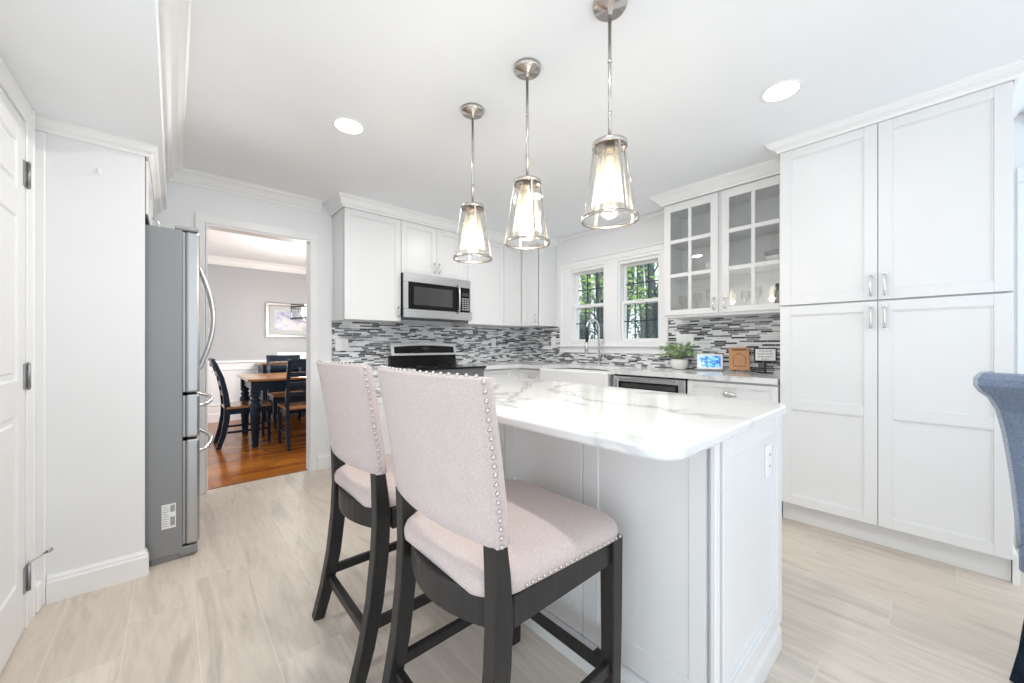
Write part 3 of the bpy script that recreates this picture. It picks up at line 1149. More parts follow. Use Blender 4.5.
# microwave
t = thing('microwave', 'stainless over-the-range microwave with dark window', 'microwave', (2.02, 3.55, 1.40))
mx0, mx1, mz0, mz1 = 1.634, 2.406, 1.405, 1.834
YM = 3.37
b = MB(); b.box(mx0, mx1, YM + .031, YA - .012, mz0, mz1); b.build('microwave_body', 'black', t)
fr = frame((mx0, YM + .03, mz0), PX, NY)
w, h = mx1 - mx0, mz1 - mz0
b = MB(fr)
dw = .63
b.box(.0, w, 0, .026, 0, .085, .003); b.box(.0, w, 0, .026, h - .085, h, .003)
b.box(.0, .045, 0, .026, .085, h - .085, .003)
b.box(w - .012, w, 0, .026, .085, h - .085, .002)
d = b.build('front_frame', 'steel', t)
b = MB(fr); b.box(.045, dw, 0, .027, .085, h - .085, .002); d = b.build('door', 'black_glass', t)
b = MB(fr); b.box(.10, dw - .09, .0275, .029, .125, h - .125, .001); b.build('door_window', 'dark_glass', d)
b = MB(fr); b.box(dw + .002, w - .0125, 0, .027, .085, h - .085, .002); cp = b.build('control_panel', 'black_glass', t)
for r_ in range(6):
    for c_ in range(3):
        b = MB(fr); b.box(dw + .03 + c_ * .031, dw + .052 + c_ * .031, .0275, .029, .105 + r_ * .023, .12 + r_ * .023); b.build('button', 'slot', cp)
b = MB(fr); b.box(dw + .03, w - .03, .0275, .029, .255, .29); b.build('clock_display', 'dark_glass', cp)
b = MB(fr); b.tube([(dw - .03, .028, .07), (dw - .025, .06, .1), (dw - .025, .066, h / 2), (dw - .025, .06, h - .1), (dw - .03, .028, h - .07)], .011, 8); b.build('handle', 'steel', d)

# ------------------------------------------------------------ outlets
def plate(c, ux, n, gangs, label, kind='outlet', parent=None, name='wall_outlet', th=.006):
    fr = frame(c, ux, n)
    w = .07 + .046 * (gangs - 1)
    if parent is None:
        t = thing(name, label, 'outlet' if kind == 'outlet' else 'switch', c)
    else:
        t = None
    b = MB(fr); b.box(-w / 2, w / 2, 0, th, -.0575, .0575, .003)
    p = b.build('outlet_plate' if parent is None else 'outlet', 'plastic', t or parent)
    for g in range(gangs):
        gx = (g - (gangs - 1) / 2) * .046
        if kind == 'switch':
            b = MB(fr); b.box(gx - .016, gx + .016, th, th + .004, -.033, .033, .002); b.build('rocker', 'plastic', p)
        else:
            for s in (-1, 1):
                b = MB(fr); b.box(gx - .016, gx + .016, th, th + .002, s * .02 - .015, s * .02 + .015, .004)
                b.build('socket', 'plastic', p)
                b = MB(fr)
                for q in (-.006, .006):
                    b.box(gx + q - .0015, gx + q + .0015, th + .002, th + .0028, s * .02 - .004, s * .02 + .006)
                b.build('slot', 'slot', p)
    return t


plate((1.185, YA - .0108, 1.143), PX, NY, 2, 'white two-gang switch plate on the tile left of the range', 'switch', name='light_switch')
plate((3.03, YA - .0108, 1.165), PX, NY, 1, 'white outlet on the range wall tile near the corner')
plate((XB - .0108, 3.186, 1.17), NY, NX, 1, 'white outlet on the window wall tile left of the window')
plate((XB - .0108, 1.555, 1.185), NY, NX, 3, 'white three-gang switch plate on the tile behind the plant', 'switch', name='light_switch')

# ------------------------------------------------------------ fridge cabinet and fridge
FY0, FY1 = 2.685, 3.61
t = thing('fridge_cabinet', 'white cabinet above the fridge, seen edge-on', 'cabinet', (-.26, 3.2, 1.80))
b = MB(); b.box(XL + .001, -.118, 2.657, YA - .003, 1.80, ZS - .002); b.build('cabinet_body', 'cab', t)
for k in (0, 1):
    yy = 2.66 + k * .55
    fr = frame((-.117, yy, 1.80), PY, PX)
    d = shaker(fr, .548, .275).build('door', 'cab', t)
    pull(fr, .5 if k == 0 else .05, .02, .06, .09, True, 'chrome', d)

t = thing('refrigerator', 'stainless french-door refrigerator with grey sides', 'fridge', (-.2, 3.15, 0))
FX = .035
b = MB(); b.box(XL + .02, FX, FY0, FY1, .03, 1.755, .004); b.build('fridge_case', 'steel_side', t)
b = MB(); b.box(-.09, FX + .03, FY0 + .01, FY1 - .01, .002, .0295); b.box(FX - .015, FX + .062, FY0 + .002, FY1 - .002, .012, .058, .004); b.build('base_grille', 'steel_side', t)
b = MB()
for y in (FY0 + .05, FY1 - .05):
    b.box(FX - .03, FX + .07, y - .045, y + .04, 1.756, 1.778, .006)
b.build('hinge_cover', 'slot', t)
ymid = (FY0 + FY1) / 2


def fdoor(y0, y1, z0, z1, name):
    b = MB()
    b.box(FX + .012, .106, y0, y1, z0, z1, .012, 2)
    o = b.build(name, 'steel_door', t)
    b = MB(); b.box(FX + .001, FX + .0115, y0 + .008, y1 - .008, z0 + .006, z1 - .006)
    b.build('gasket', 'satin', o)
    return o


for (ya, yb, hy) in ((FY0, ymid - .003, ymid - .04), (ymid + .003, FY1, ymid + .04)):
    d = fdoor(ya, yb, .882, 1.752, 'door')
    pts = [(.098, hy, 1.64), (.125, hy, 1.62)] + [(.13 + .062 * sin(pi * i / 10), hy, 1.61 - .60 * i / 10) for i in range(11)] + [(.125, hy, 1.0), (.098, hy, .98)]
    b = MB(); b.tube(pts, .013, 10); b.build('handle', 'steel', d)
for z0, z1, hz in ((.640, .874, .80), (.066, .632, .545)):
    d = fdoor(FY0, FY1, z0, z1, 'drawer')
    pts = [(.098, FY0 + .09, hz), (.125, FY0 + .11, hz)] + [(.13 + .05 * sin(pi * i / 10), FY0 + .12 + .685 * i / 10, hz) for i in range(11)] + [(.125, FY1 - .11, hz), (.098, FY1 - .09, hz)]
    b = MB(); b.tube(pts, .012, 10); b.build('handle', 'steel', d)
b = MB(); b.box(-.048, .008, FY0 - .001, FY0 - .0001, .178, .305)
lb = b.build('paper_label', 'paper', t); lb['label'] = 'white specification sticker with black code blocks'
b = MB()
for k in range(9):
    z = .293 - k * .0125
    b.box(-.044, -.044 + (.024 if k % 3 else .018), FY0 - .0016, FY0 - .0011, z - .003, z)
b.box(-.014, .004, FY0 - .0016, FY0 - .0011, .262, .298); b.box(-.014, .004, FY0 - .0016, FY0 - .0011, .190, .236)
b.build('printed_lines', 'slot', lb)

# coat hook on the end wall
t = thing('wall_hook', 'small white hook high on the fridge end wall', 'hook', (-.262, 2.62, 1.95))
b = MB(); b.lathe([(.001, 0), (.012, 0), (.012, .002), (.001, .003)], seg=14)
b2 = MB(); b2.box(-.27, -.254, 2.614, 2.6195, 1.94, 1.968, .002); b2.build('hook_plate', 'plastic', t)
b.bm.free()
b2 = MB(); b2.tube([(-.262, 2.614, 1.952), (-.262, 2.60, 1.946), (-.262, 2.594, 1.952), (-.262, 2.592, 1.96)], .0035, 8); b2.build('prong', 'plastic', t)

IT, IB = .915, .884      # island counter top / underside
# ------------------------------------------------------------ island
IX0, IX1, IY0, IY1 = 1.09, 1.715, .40, 2.06
t = thing('kitchen_island', 'white panelled kitchen island under the three pendants', 'island', (1.4, 1.2, 0))
b = MB(); b.box(IX0 + .02, IX1 - .02, IY0 + .02, IY1 - .02, .08, IB - .002); b.build('island_body', 'cab', t)
# stool-side panels
seg = [IY1, 1.705, 1.276, .847, IY0 + .022]
b = MB(frame((IX0 + .0195, IY1, .0), NY, NX))
def yy(v): return IY1 - v
for a, c in zip(seg, seg[1:]):
    x0, x1 = yy(a), yy(c)
    b.box(x0 + .0015, x1 - .0015, 0, .014, .1, IB - .003, .0015)
    b.box(x0 + .003, x0 + .068, .013, .018, .1, IB - .003, .002)
    b.box(x1 - .05, x1 - .003, .013, .018, .1, IB - .003, .002)
    b.box(x0 + .068, x1 - .05, .013, .018, IB - .04, IB - .003, .002)
    b.box(x0 + .068, x1 - .05, .013, .018, .1, .19, .002)
b.build('back_panel', 'cab', t)
# corner post strips
b = MB()
for k, (xa, xb) in enumerate(((IX0 - .004, IX0 + .012), (IX0 + .0135, IX0 + .026))):
    b.box(xa, xb, IY0 - .004 - k * .0, IY0 + .012, .1, IB - .003, .003)
b.build('corner_post', 'cab', t)
# end panel facing the camera
fr = frame((IX0 + .036, IY0 + .0195, .1), PX, NY)
w = IX1 - IX0 - .036
ep = shaker(fr, w, IB - .104, th=.028, st=.062, rec=.018, bottom=.062).build('end_panel', 'cab', t)
fr = frame((IX0, IY1 - .0195, .1), PX, PY)
shaker(frame((IX1, IY1 - .0195, .1), NX, PY), IX1 - IX0, IB - .104, th=.024, st=.062, rec=.013).build('end_panel', 'cab', t)
n = 3
for k in range(n):
    wd = (IY1 - IY0 - .04) / n
    fr = frame((IX1 - .0195, IY0 + .02 + k * wd, .1), PY, PX)
    d = shaker(fr, wd, .58).build('door', 'cab', t); pull(fr, wd - .03, .02, .5, .1, True, 'chrome', d)
    fr = frame((IX1 - .0195, IY0 + .02 + k * wd, .69), PY, PX)
    d = shaker(fr, wd, .18, st=.035).build('drawer', 'cab', t); pull(fr, wd / 2, .02, .09, .09, False, 'chrome', d)
plate((1.60, IY0 + .0093, .725), PX, NY, 1, '', parent=ep, th=.006)
b = MB(); b.sweep([(IX0, IY1), (IX0, IY0 + .012), (IX1 - .012, IY0 + .012)], [(-.03, .001), (.022, .001), (.022, .07), (.016, .086), (.010, .098), (-.03, .098)], -1)
b.build('base_moulding', 'cab', t)

# island countertop with rounded corners
def rounded(x0, x1, y0, y1, r, n=8, bow=0):
    pts = []
    for (cx, cy, a0) in ((x1 - r, y1 - r, 0), (x0 + r, y1 - r, pi / 2), (x0 + r, y0 + r, pi), (x1 - r, y0 + r, 3 * pi / 2)):
        rr = r
        for i in range(n + 1):
            a = a0 + pi / 2 * i / n
            pts.append((cx + rr * cos(a), cy + rr * sin(a)))
    return pts


b = MB()
cx0, cx1, cy0, cy1 = .786, 1.768, .372, 2.10
base = rounded(cx0, cx1, cy0, cy1, .075)
def inset(p, d):
    cx, cy = (cx0 + cx1) / 2, (cy0 + cy1) / 2
    return rounded(cx0 + d, cx1 - d, cy0 + d, cy1 - d, .075 - d)
b.loft([[(x, y, z) for x, y in inset(0, d)] for d, z in ((.006, IB), (.001, IB + .005), (0, IB + .009), (0, IT - .009), (.001, IT - .005), (.006, IT))], smooth=False)
tag(b.build('island_countertop', 'quartz'), 'white veined quartz countertop of the kitchen island with rounded corners', 'countertop')

# ------------------------------------------------------------ pendants
def pendant(x, y, label):
    t = thing('pendant_light', label, 'pendant light', (x, y, ZC), 0, 'pendants over the island')
    b = MB(); b.lathe([(.001, ZC - .0005), (.064, ZC - .0005), (.064, ZC - .012), (.058, ZC - .02), (.012, ZC - .024), (.009, ZC - .045), (.001, ZC - .045)], (x, y, 0), 28)
    b.build('canopy', 'nickel', t)
    zt, zb, rt, rb = 1.905, 1.612, .062, .102
    b = MB()
    zc = ZC - .044
    b.tube([(x, y, zc), (x, y, zt + .012)], .0065, 10)
    for z in (ZC - .22, ZC - .42):
        b.tube([(x, y, z - .006), (x, y, z + .006)], .0078, 10)
    b.build('rod', 'nickel', t)
    b = MB(); b.lathe([(.001, zt + .018), (.012, zt + .018), (.014, zt + .008), (rt - .006, zt + .006), (rt + .003, zt + .002), (rt + .004, zt - .014), (rt - .001, zt - .014), (rt - .002, zt - .002), (.001, zt - .003)], (x, y, 0), 32)
    cap = b.build('top_cap', 'nickel', t)
    b = MB(); b.lathe([(.001, zt - .003), (.02, zt - .004), (.02, zt - .05), (.016, zt - .075), (.001, zt - .075)], (x, y, 0), 18)
    b.build('socket', 'nickel', t)
    b = MB(); b.lathe([(rb + .005, zb), (rb + .005, zb + .012), (rb - .001, zb + .012), (rb - .001, zb), (rb + .005, zb)], (x, y, 0), 36, cap=False)
    b.build('bottom_ring', 'nickel', t)
    for k in range(4):
        a = pi / 4 + k * pi / 2 + .35
        b = MB()
        ca, sa = cos(a), sin(a)
        b.bar([(x + ca * (rt + .001), y + sa * (rt + .001), zt - .008), (x + ca * (rb + .003), y + sa * (rb + .003), zb + .006)], .010, .003, (-sa, ca, 0))
        b.build('strap', 'nickel', t)
    b = MB(); b.lathe([(rt - .004, zt - .006), (rb - .004, zb + .006)], (x, y, 0), 40, cap=False)
    b.build('glass_shade', 'shade_glass', t)
    b = MB(); b.lathe([(.042, zt - .03), (.068, zb + .05)], (x, y, 0), 32, cap=False)
    b.build('inner_glass', 'frosted', t)
    b = MB()
    b.lathe([(.001, zt - .076), (.013, zt - .077), (.014, zt - .10), (.024, zt - .125), (.031, zt - .155), (.029, zt - .18), (.018, zt - .20), (.001, zt - .207)], (x, y, 0), 20)
    b.build('bulb', 'bulb', t)
    ld = bpy.data.lights.new('pendant_glow', 'POINT'); ld.energy = 3; ld.color = (1, .86, .64); ld.shadow_soft_size = .03
    lo = bpy.data.objects.new('pendant_glow', ld); COL.objects.link(lo); lo.parent = t; lo.location = (0, 0, 1.68 - ZC)
    return t


pendant(1.234, 1.712, 'farthest of the three glass pendants, nearest the range wall')
pendant(1.237, 1.281, 'middle one of the three glass pendants')
pendant(1.240, .832, 'nearest and largest-looking of the three glass pendants')


def can(x, y, z, label, power=CAN_POWER):
    t = thing('recessed_light', label, 'recessed light', (x, y, z), 0, 'recessed ceiling lights')
    b = MB(); b.lathe([(.076, z - .0005), (.09, z - .0005), (.09, z - .004), (.084, z - .007), (.076, z - .004)], (x, y, 0), 32, cap=False)
    b.build('trim_ring', 'plastic', t)
    b = MB(); b.lathe([(.001, z - .0035), (.077, z - .0035), (.077, z - .001), (.001, z - .001)], (x, y, 0), 28)
    b.build('lens', 'led', t)
    ld = bpy.data.lights.new('recessed_beam', 'AREA'); ld.shape = 'DISK'; ld.size = .12; ld.energy = power; ld.color = (1, .98, .95)
    lo = bpy.data.objects.new('recessed_beam', ld); COL.objects.link(lo); lo.parent = t; lo.location = (0, 0, -.012)


can(.776, 2.326, ZC, 'round recessed light near the doorway crown moulding', CAN_POWER * 2)
can(2.32, .534, ZC, 'round recessed light in front of the pantry', CAN_POWER * .05)
can(.79, .55, ZC, 'round recessed light above the camera side of the island', CAN_POWER * 1.9)
can(2.35, 2.35, ZC, 'added fill light shaped as a recessed can in front of the sink', CAN_POWER * 2)  # extra can added to brighten the sink side of the room

# ------------------------------------------------------------ counter decor
ZT = CT + .0008
px_, py_ = 3.40, 1.55
t = thing('potted_plant', 'leafy green plant in a white pot beside the window', 'plant', (px_, py_, ZT))
b = MB(); b.lathe([(.045, 0), (.062, .01), (.075, .05), (.072, .085), (.066, .09), (.062, .08), (.001, .078)], (px_, py_, ZT), 22); b.build('pot', 'pot', t)
b = MB(); rp = random.Random(11)
stems = MB()
for k in range(64):
    a = rp.uniform(0, 2 * pi); L = rp.uniform(.04, .13); up = rp.uniform(.03, .14)
    base = Vector((px_ + rp.uniform(-.03, .03), py_ + rp.uniform(-.03, .03), ZT + .08))
    tip = base + Vector((cos(a) * L * .75, sin(a) * L * 1.15, up * (1.15 - L * 2)))
    tip.x = min(tip.x, XB - .08)
    mid = (base + tip) / 2 + Vector((0, 0, .03))
    stems.tube([base, mid, tip], [.002, .0015, .001], 5)
    dirv = (tip - mid).normalized()
    for q in range(3):
        c = mid.lerp(tip, .35 + .33 * q)
        sd = dirv.cross(Vector((0, 0, 1))).normalized()
        s = rp.uniform(.018, .03)
        ax = (dirv + sd * rp.uniform(-1, 1) + Vector((0, 0, rp.uniform(-.5, .3)))).normalized()
        wv = ax.cross(Vector((rp.gauss(0, .5), rp.gauss(0, .5), 1))).normalized()
        up_ = wv.cross(ax).normalized()
        p0, p3 = c, c + ax * s * 1.7
        p1 = c + ax * s * .7 + wv * s * .62 + up_ * .006; p2 = c + ax * s * .7 - wv * s * .62 + up_ * .006
        m1 = c + ax * s * 1.25 + wv * s * .42 + up_ * .004; m2 = c + ax * s * 1.25 - wv * s * .42 + up_ * .004
        vs = [b.bm.verts.new(p) for p in (p0, p1, m1, p3, m2, p2)]
        b.bm.faces.new(vs)
stems.build('stems', 'leaf', t); b.build('leaves', 'leaf', t)

# smart display
def screen_mat():
    m = mat('blue_abstract_screen', (.1, .3, .7), .2)
    nt, N, L, bb = nodes(m)
    f = noise(nt, objco(nt, (1, 1, 1)), 24, 3, .6, .8)
    c = ramp(nt, f, [(.3, (.01, .05, .25)), (.46, (.03, .18, .62)), (.55, (.16, .55, .85)), (.66, (.75, .9, .95))])
    L.new(c, bb.inputs['Base Color']); L.new(c, bb.inputs['Emission Color']); bb.inputs['Emission Strength'].default_value = .3
    return m


M['screen'] = screen_mat()
c = Vector((3.40, 1.29, ZT))
dvec = Vector((-.93, -.36, 0)).normalized()
ux = Vector((dvec.y, -dvec.x, 0))
if ux.x * .7466 - ux.y * .6652 < 0: ux = -ux
fr = frame(c, ux, dvec)
t = thing('smart_display', 'white framed smart display showing a blue picture, on the counter', 'screen', tuple(c))
tilt = Matrix.Rotation(radians(14), 4, 'X')
fr2 = fr @ Matrix.Translation((0, 0, .012)) @ tilt
b = MB(fr2); b.box(-.099, .099, -.012, 0, 0, .132, .006, 2); body = b.build('display_body', 'plastic', t)
b = MB(fr2); b.box(-.082, .082, .0002, .0012, .016, .116); b.build('screen', 'screen', body)
b = MB(fr); b.box(-.055, .055, -.075, -.006, 0, .02, .006); b.box(-.05, .05, -.06, -.02, .012, .065, .01); b.build('stand_base', 'slot', t)

# wooden board on easel
c = Vector((3.41, 1.06, ZT))
fr = frame(c, ux, dvec)
tl = Matrix.Rotation(radians(24), 4, 'X')
fr2 = fr @ Matrix.Translation((-.005, .01, .016)) @ tl @ Matrix.Shear('XZ', 4, (0, 0)) if False else fr @ Matrix.Translation((-.005, .01, .016)) @ tl
t = thing('wooden_sign', 'small wooden plaque leaning on a stand, with an engraved house outline', 'sign', tuple(c))
b = MB(fr2); b.box(-.072, .072, -.012, 0, 0, .20, .003); bd = b.build('board', 'board_wood', t)
b = MB(fr2)
b.box(-.05, .05, .0002, .001, .172, .184)
for s in (-1, 1):
    b.bar([(s * .045, .0006, .11), (0, .0006, .15)], .005, .001, (0, 0, 1))
    b.box(s * .043 - .002, s * .043 + .002, .0002, .001, .05, .112)
b.box(-.045, .045, .0002, .001, .03, .036)
b.build('engraving', 'engrave', bd)
b = MB(fr)
for s in (-1, 1):
    b.box(s * .04 - .006, s * .04 + .006, -.07, .035, 0, .008, .002)
    b.bar([(s * .04, -.065, .004), (s * .04, -.045, .10)], .01, .008, (1, 0, 0))
    b.box(s * .04 - .006, s * .04 + .006, .027, .035, .008, .02, .001)
b.build('easel', 'brown_wood', t)

# message sign on black stand
c = Vector((3.42, .89, ZT))
fr = frame(c, ux, dvec)
t = thing('message_sign', 'black framed message sign with white card on a post, next to the pantry', 'sign', tuple(c))
b = MB(fr); b.box(-.05, .05, -.03, .03, 0, .008, .002); b.build('stand_base', 'black', t)
b = MB(fr); b.box(-.007, .007, -.006, .006, .008, .09, .001); b.build('post', 'black', t)
b = MB(fr); b.box(-.074, .074, -.008, .006, .088, .195, .003); f_ = b.build('sign_frame', 'black', t)
b = MB(fr); b.box(-.065, .065, .0062, .0078, .097, .186); cd = b.build('card', 'paper', f_)
b = MB(fr)
rq = random.Random(5)
for k, (w_, z_) in enumerate(((.044, .17), (.052, .148), (.049, .126), (.026, .108))):
    x = -w_
    while x < w_ - .006:
        q = rq.uniform(.008, .02); q = min(q, w_ - x)
        b.box(x, x + q, .0079, .0085, z_ - .0035, z_ + .0035); x += q + .005
b.build('lettering', 'slot', cd)


# ------------------------------------------------------------ counter stools
def cushion_ring(z, hx, hy, r, n=8, sk=0.0, cx=0.0):
    pts = []
    for (sx_, sy_, a0) in ((1, 1, 0), (-1, 1, pi / 2), (-1, -1, pi), (1, -1, 3 * pi / 2)):
        for i in range(n + 1):
            a = a0 + pi / 2 * i / n
            x = sx_ * (hx - r) + r * cos(a)
            y = sy_ * (hy - r) + r * sin(a)
            pts.append((cx + x, y * (1 + sk * x), z))
    return pts


def make_stool(label):
    t = thing('counter_stool', label, 'stool', (0, 0, 0), 0, 'counter stools at the island')
    HW = .236
    # rear legs run up into the back
    for s in (-1, 1):
        b = MB()
        pts = [(-.302, s * .222, 0), (-.268, s * .222, .12), (-.240, s * .222, .26), (-.222, s * .222, .42), (-.216, s * .222, .54), (-.221, s * .222, .63), (-.228, s * .222, .705)]
        b.bar(pts, .042, [.04, .046, .05, .052, .052, .046, .038], (0, 1, 0))
        b.build('leg', 'dark_wood', t)
        b = MB()
        b.bar([(.222, s * .218, 0), (.226, s * .218, .3), (.226, s * .218, .568)], [.04, .046, .05], [.04, .046, .05], (0, 1, 0))
        b.build('leg', 'dark_wood', t)
        b = MB(); b.box(-.18, .206, s * .218 - .013, s * .218 + .013, .492, .566, .003); b.build('seat_rail', 'dark_wood', t)
        b = MB(); b.box(-.252, .21, s * .218 - .011, s * .218 + .011, .165, .20, .003); b.build('stretcher', 'dark_wood', t)
    b = MB(); b.box(.206, .232, -.196, .196, .492, .566, .003); b.build('seat_rail', 'dark_wood', t)
    b = MB()
    pts = [(-.20 - .058 * (1 - (k / 5) ** 2), .2 * k / 5, .53) for k in range(-5, 6)]
    b.bar(pts, .078, .026, (0, 0, 1)); b.build('seat_rail', 'dark_wood', t)
    b = MB(); b.box(.214, .24, -.197, .197, .14, .19, .003); fr_ = b.build('stretcher', 'dark_wood', t)
    b = MB(); b.box(.214, .236, -.16, .16, .1902, .1918, .0005); b.build('kick_plate', 'steel', fr_)
    b = MB(); b.box(-.268, -.242, -.2, .2, .135, .17, .003); b.build('stretcher', 'dark_wood', t)
    # seat cushion
    b = MB()
    rings = []
    for k, (z, d) in enumerate(((.567, .012), (.572, .002), (.582, 0), (.598, .0), (.612, .005), (.623, .018), (.632, .045), (.640, .09), (.645, .14), (.647, .19))):
        hx, hy = .244 - d, .242 - d
        rings.append(cushion_ring(z, hx, hy, max(.01, .07 - d * .3), 8, .22, .012))
    rings = [[(x - .042 * max(0, 1 - (y / .235) ** 2) if x < -.12 else x, y, z) for x, y, z in ring] for ring in rings]
    b.loft(rings)
    seat = b.build('seat_cushion', 'linen', t)
    # back cushion, curved in plan
    def back_pt(u, v, q):
        """u -1..1 across, v 0..1 up, q 0 rear .. 1 front"""
        y = u * HW * (1.04 + .04 * v)
        lean = -.243 - .058 * max(v, 0) ** 1.2
        x = lean - .034 * (1 - u * u) + q
        z = .702 + .372 * v
        return (x, y, z)
    b = MB()
    th = .038
    rings = []
    rows_ = [(-.012, .012), (-.006, .003), (.0, .0)] + [(v / 10, 0) for v in range(1, 10)] + [(.985, .0), (.995, .004), (1.0, .012)]
    for v, d in rows_:
        ring = []
        n = 14
        e = .018
        for i in range(n + 1):
            u = -1 + 2 * i / n
            ring.append(back_pt(u * (1 - d * 1.5), v, d))
        for q in (.3, .7):
            ring.append(back_pt(1 * (1 - d * 1.5) + .012, v, d + (th - 2 * d) * q))
        for i in range(n + 1):
            u = 1 - 2 * i / n
            bulge = .008 * (1 - u * u)
            ring.append(back_pt(u * (1 - d * 1.5), v, th - d + bulge))
        for q in (.7, .3):
            ring.append(back_pt(-1 * (1 - d * 1.5) - .012, v, d + (th - 2 * d) * q))
        rings.append(ring)
    b.loft(rings)
    back = b.build('back_cushion', 'linen', t)
    # nailheads
    nm = MB(); nm.sphere((0, 0, 0), .0052, 8, 4); nail = nm.build('nailhead', 'nail', back); first = [nail]

    def add_nail(p, parent):
        if first:
            o = first.pop(); o.parent = parent
        else:
            o = nail.copy(); COL.objects.link(o); o.parent = parent
        o.location = p
    for s in (-1, 1):
        for k in range(19):
            v = .01 + .965 * k / 18
            x, y, z = back_pt(s * 1.0, v, .012)
            add_nail((x, y + s * .004, z), back)
    for k in range(19):
        u = -.94 + 1.88 * k / 18
        x, y, z = back_pt(u, 1.0, .013)
        add_nail((x, y, z + .001), back)
    for s in (-1, 1):
        for k in range(20):
            xn = -.155 + .36 * k / 19
            add_nail((.012 + xn, s * (.242 * (1 + .22 * xn) + .0005), .581), seat)
    return t


st1 = make_stool('nearer counter stool with pale linen seat and back, nailhead trim and charcoal legs')
st1.location = (.757, .872, 0)
st2 = copy_tree(st1)
st2['label'] = 'farther counter stool, half hidden behind the nearer stool, closer to the doorway'
st2.location = (.752, 1.505, 0)

# ------------------------------------------------------------ blue upholstered chair at the right edge
t = thing('dining_chair', 'blue upholstered scroll-back chair cut off at the right edge', 'chair', (2.22, -.507, 0))
ang = atan2(-.6652, .7466) + radians(6)
ch = Matrix.Translation((2.22, -.507, 0)) @ Matrix.Rotation(ang, 4, 'Z')
# local x = seat forward, y = across
prof_rear = [(-.225, .44), (-.235, .55), (-.25, .66), (-.268, .76), (-.288, .85), (-.312, .92), (-.345, .965), (-.38, .985), (-.398, 1.005), (-.398, 1.028), (-.378, 1.043), (-.34, 1.046)]
prof_front = [(-.13, .44), (-.15, .55), (-.165, .66), (-.178, .76), (-.19, .85), (-.208, .93), (-.235, .99), (-.262, 1.02), (-.285, 1.035), (-.30, 1.041), (-.315, 1.044), (-.335, 1.0465)]
b = MB(ch)
rings = []
for (w_, k) in ((-.235, .94), (-.229, 1.0), (.229, 1.0), (.235, .94)):
    cxm = -.25
    pts = [(x, w_, z) for x, z in prof_rear] + [(x, w_, z) for x, z in reversed(prof_front)]
    rings.append(pts)
b.loft(rings, smooth=False)
bk = b.build('backrest', 'blue_fabric', t)
for s in (-1, 1):
    b = MB(ch); b.tube([(x, s * .233, z) for x, z in prof_rear] + [(-.335, s * .233, 1.0465)], .006, 8); b.build('welt', 'blue_trim', bk)
b = MB(ch)
b.loft([[(x, y, z) for x, y, z in cushion_ring(zz_, .245 - d, .24 - d, .04)] for zz_, d in ((.36, .01), (.37, 0), (.44, 0), (.465, .01), (.48, .05), (.485, .12))])
b.build('seat_cushion', 'blue_fabric', t)
for s in (-1, 1):
    b = MB(ch); b.bar([(-.18, s * .2, .37), (-.20, s * .2, .25), (-.235, s * .2, .1), (-.275, s * .2, 0)], .04, [.05, .045, .04, .032], (0, 1, 0)); b.build('leg', 'navy_wood', t)
    b = MB(ch); b.bar([(.2, s * .2, .37), (.2, s * .2, 0)], [.045, .032], [.045, .032], (0, 1, 0)); b.build('leg', 'navy_wood', t)

# ------------------------------------------------------------ dining room
TX0, TX1, TY0, TY1 = .60, 2.25, 5.0, 5.98
t = thing('dining_table', 'dining table with brown wood top and turned black legs', 'table', (1.4, 5.5, 0))
b = MB(); b.box(TX0, TX1, TY0, TY1, .735, .762, .006, 2); b.build('tabletop', 'brown_wood', t)
b = MB()
for (xa, xb, ya, yb) in ((TX0 + .06, TX1 - .06, TY0 + .05, TY0 + .075), (TX0 + .06, TX1 - .06, TY1 - .075, TY1 - .05), (TX0 + .06, TX0 + .085, TY0 + .075, TY1 - .075), (TX1 - .085, TX1 - .06, TY0 + .075, TY1 - .075)):
    b.box(xa, xb, ya, yb, .63, .7345)
b.build('apron', 'navy_wood', t)
for x in (TX0 + .08, TX1 - .08):
    for y in (TY0 + .08, TY1 - .08):
        b = MB(); b.box(x - .045, x + .045, y - .045, y + .045, .60, .7345, .004)
        b.lathe([(.001, 0), (.028, 0), (.036, .02), (.030, .05), (.034, .07), (.05, .36), (.058, .44), (.05, .48), (.034, .50), (.046, .515), (.046, .53), (.03, .545), (.048, .57), (.044, .60)], (x, y, 0), 16)
        b.build('leg', 'navy_wood', t)


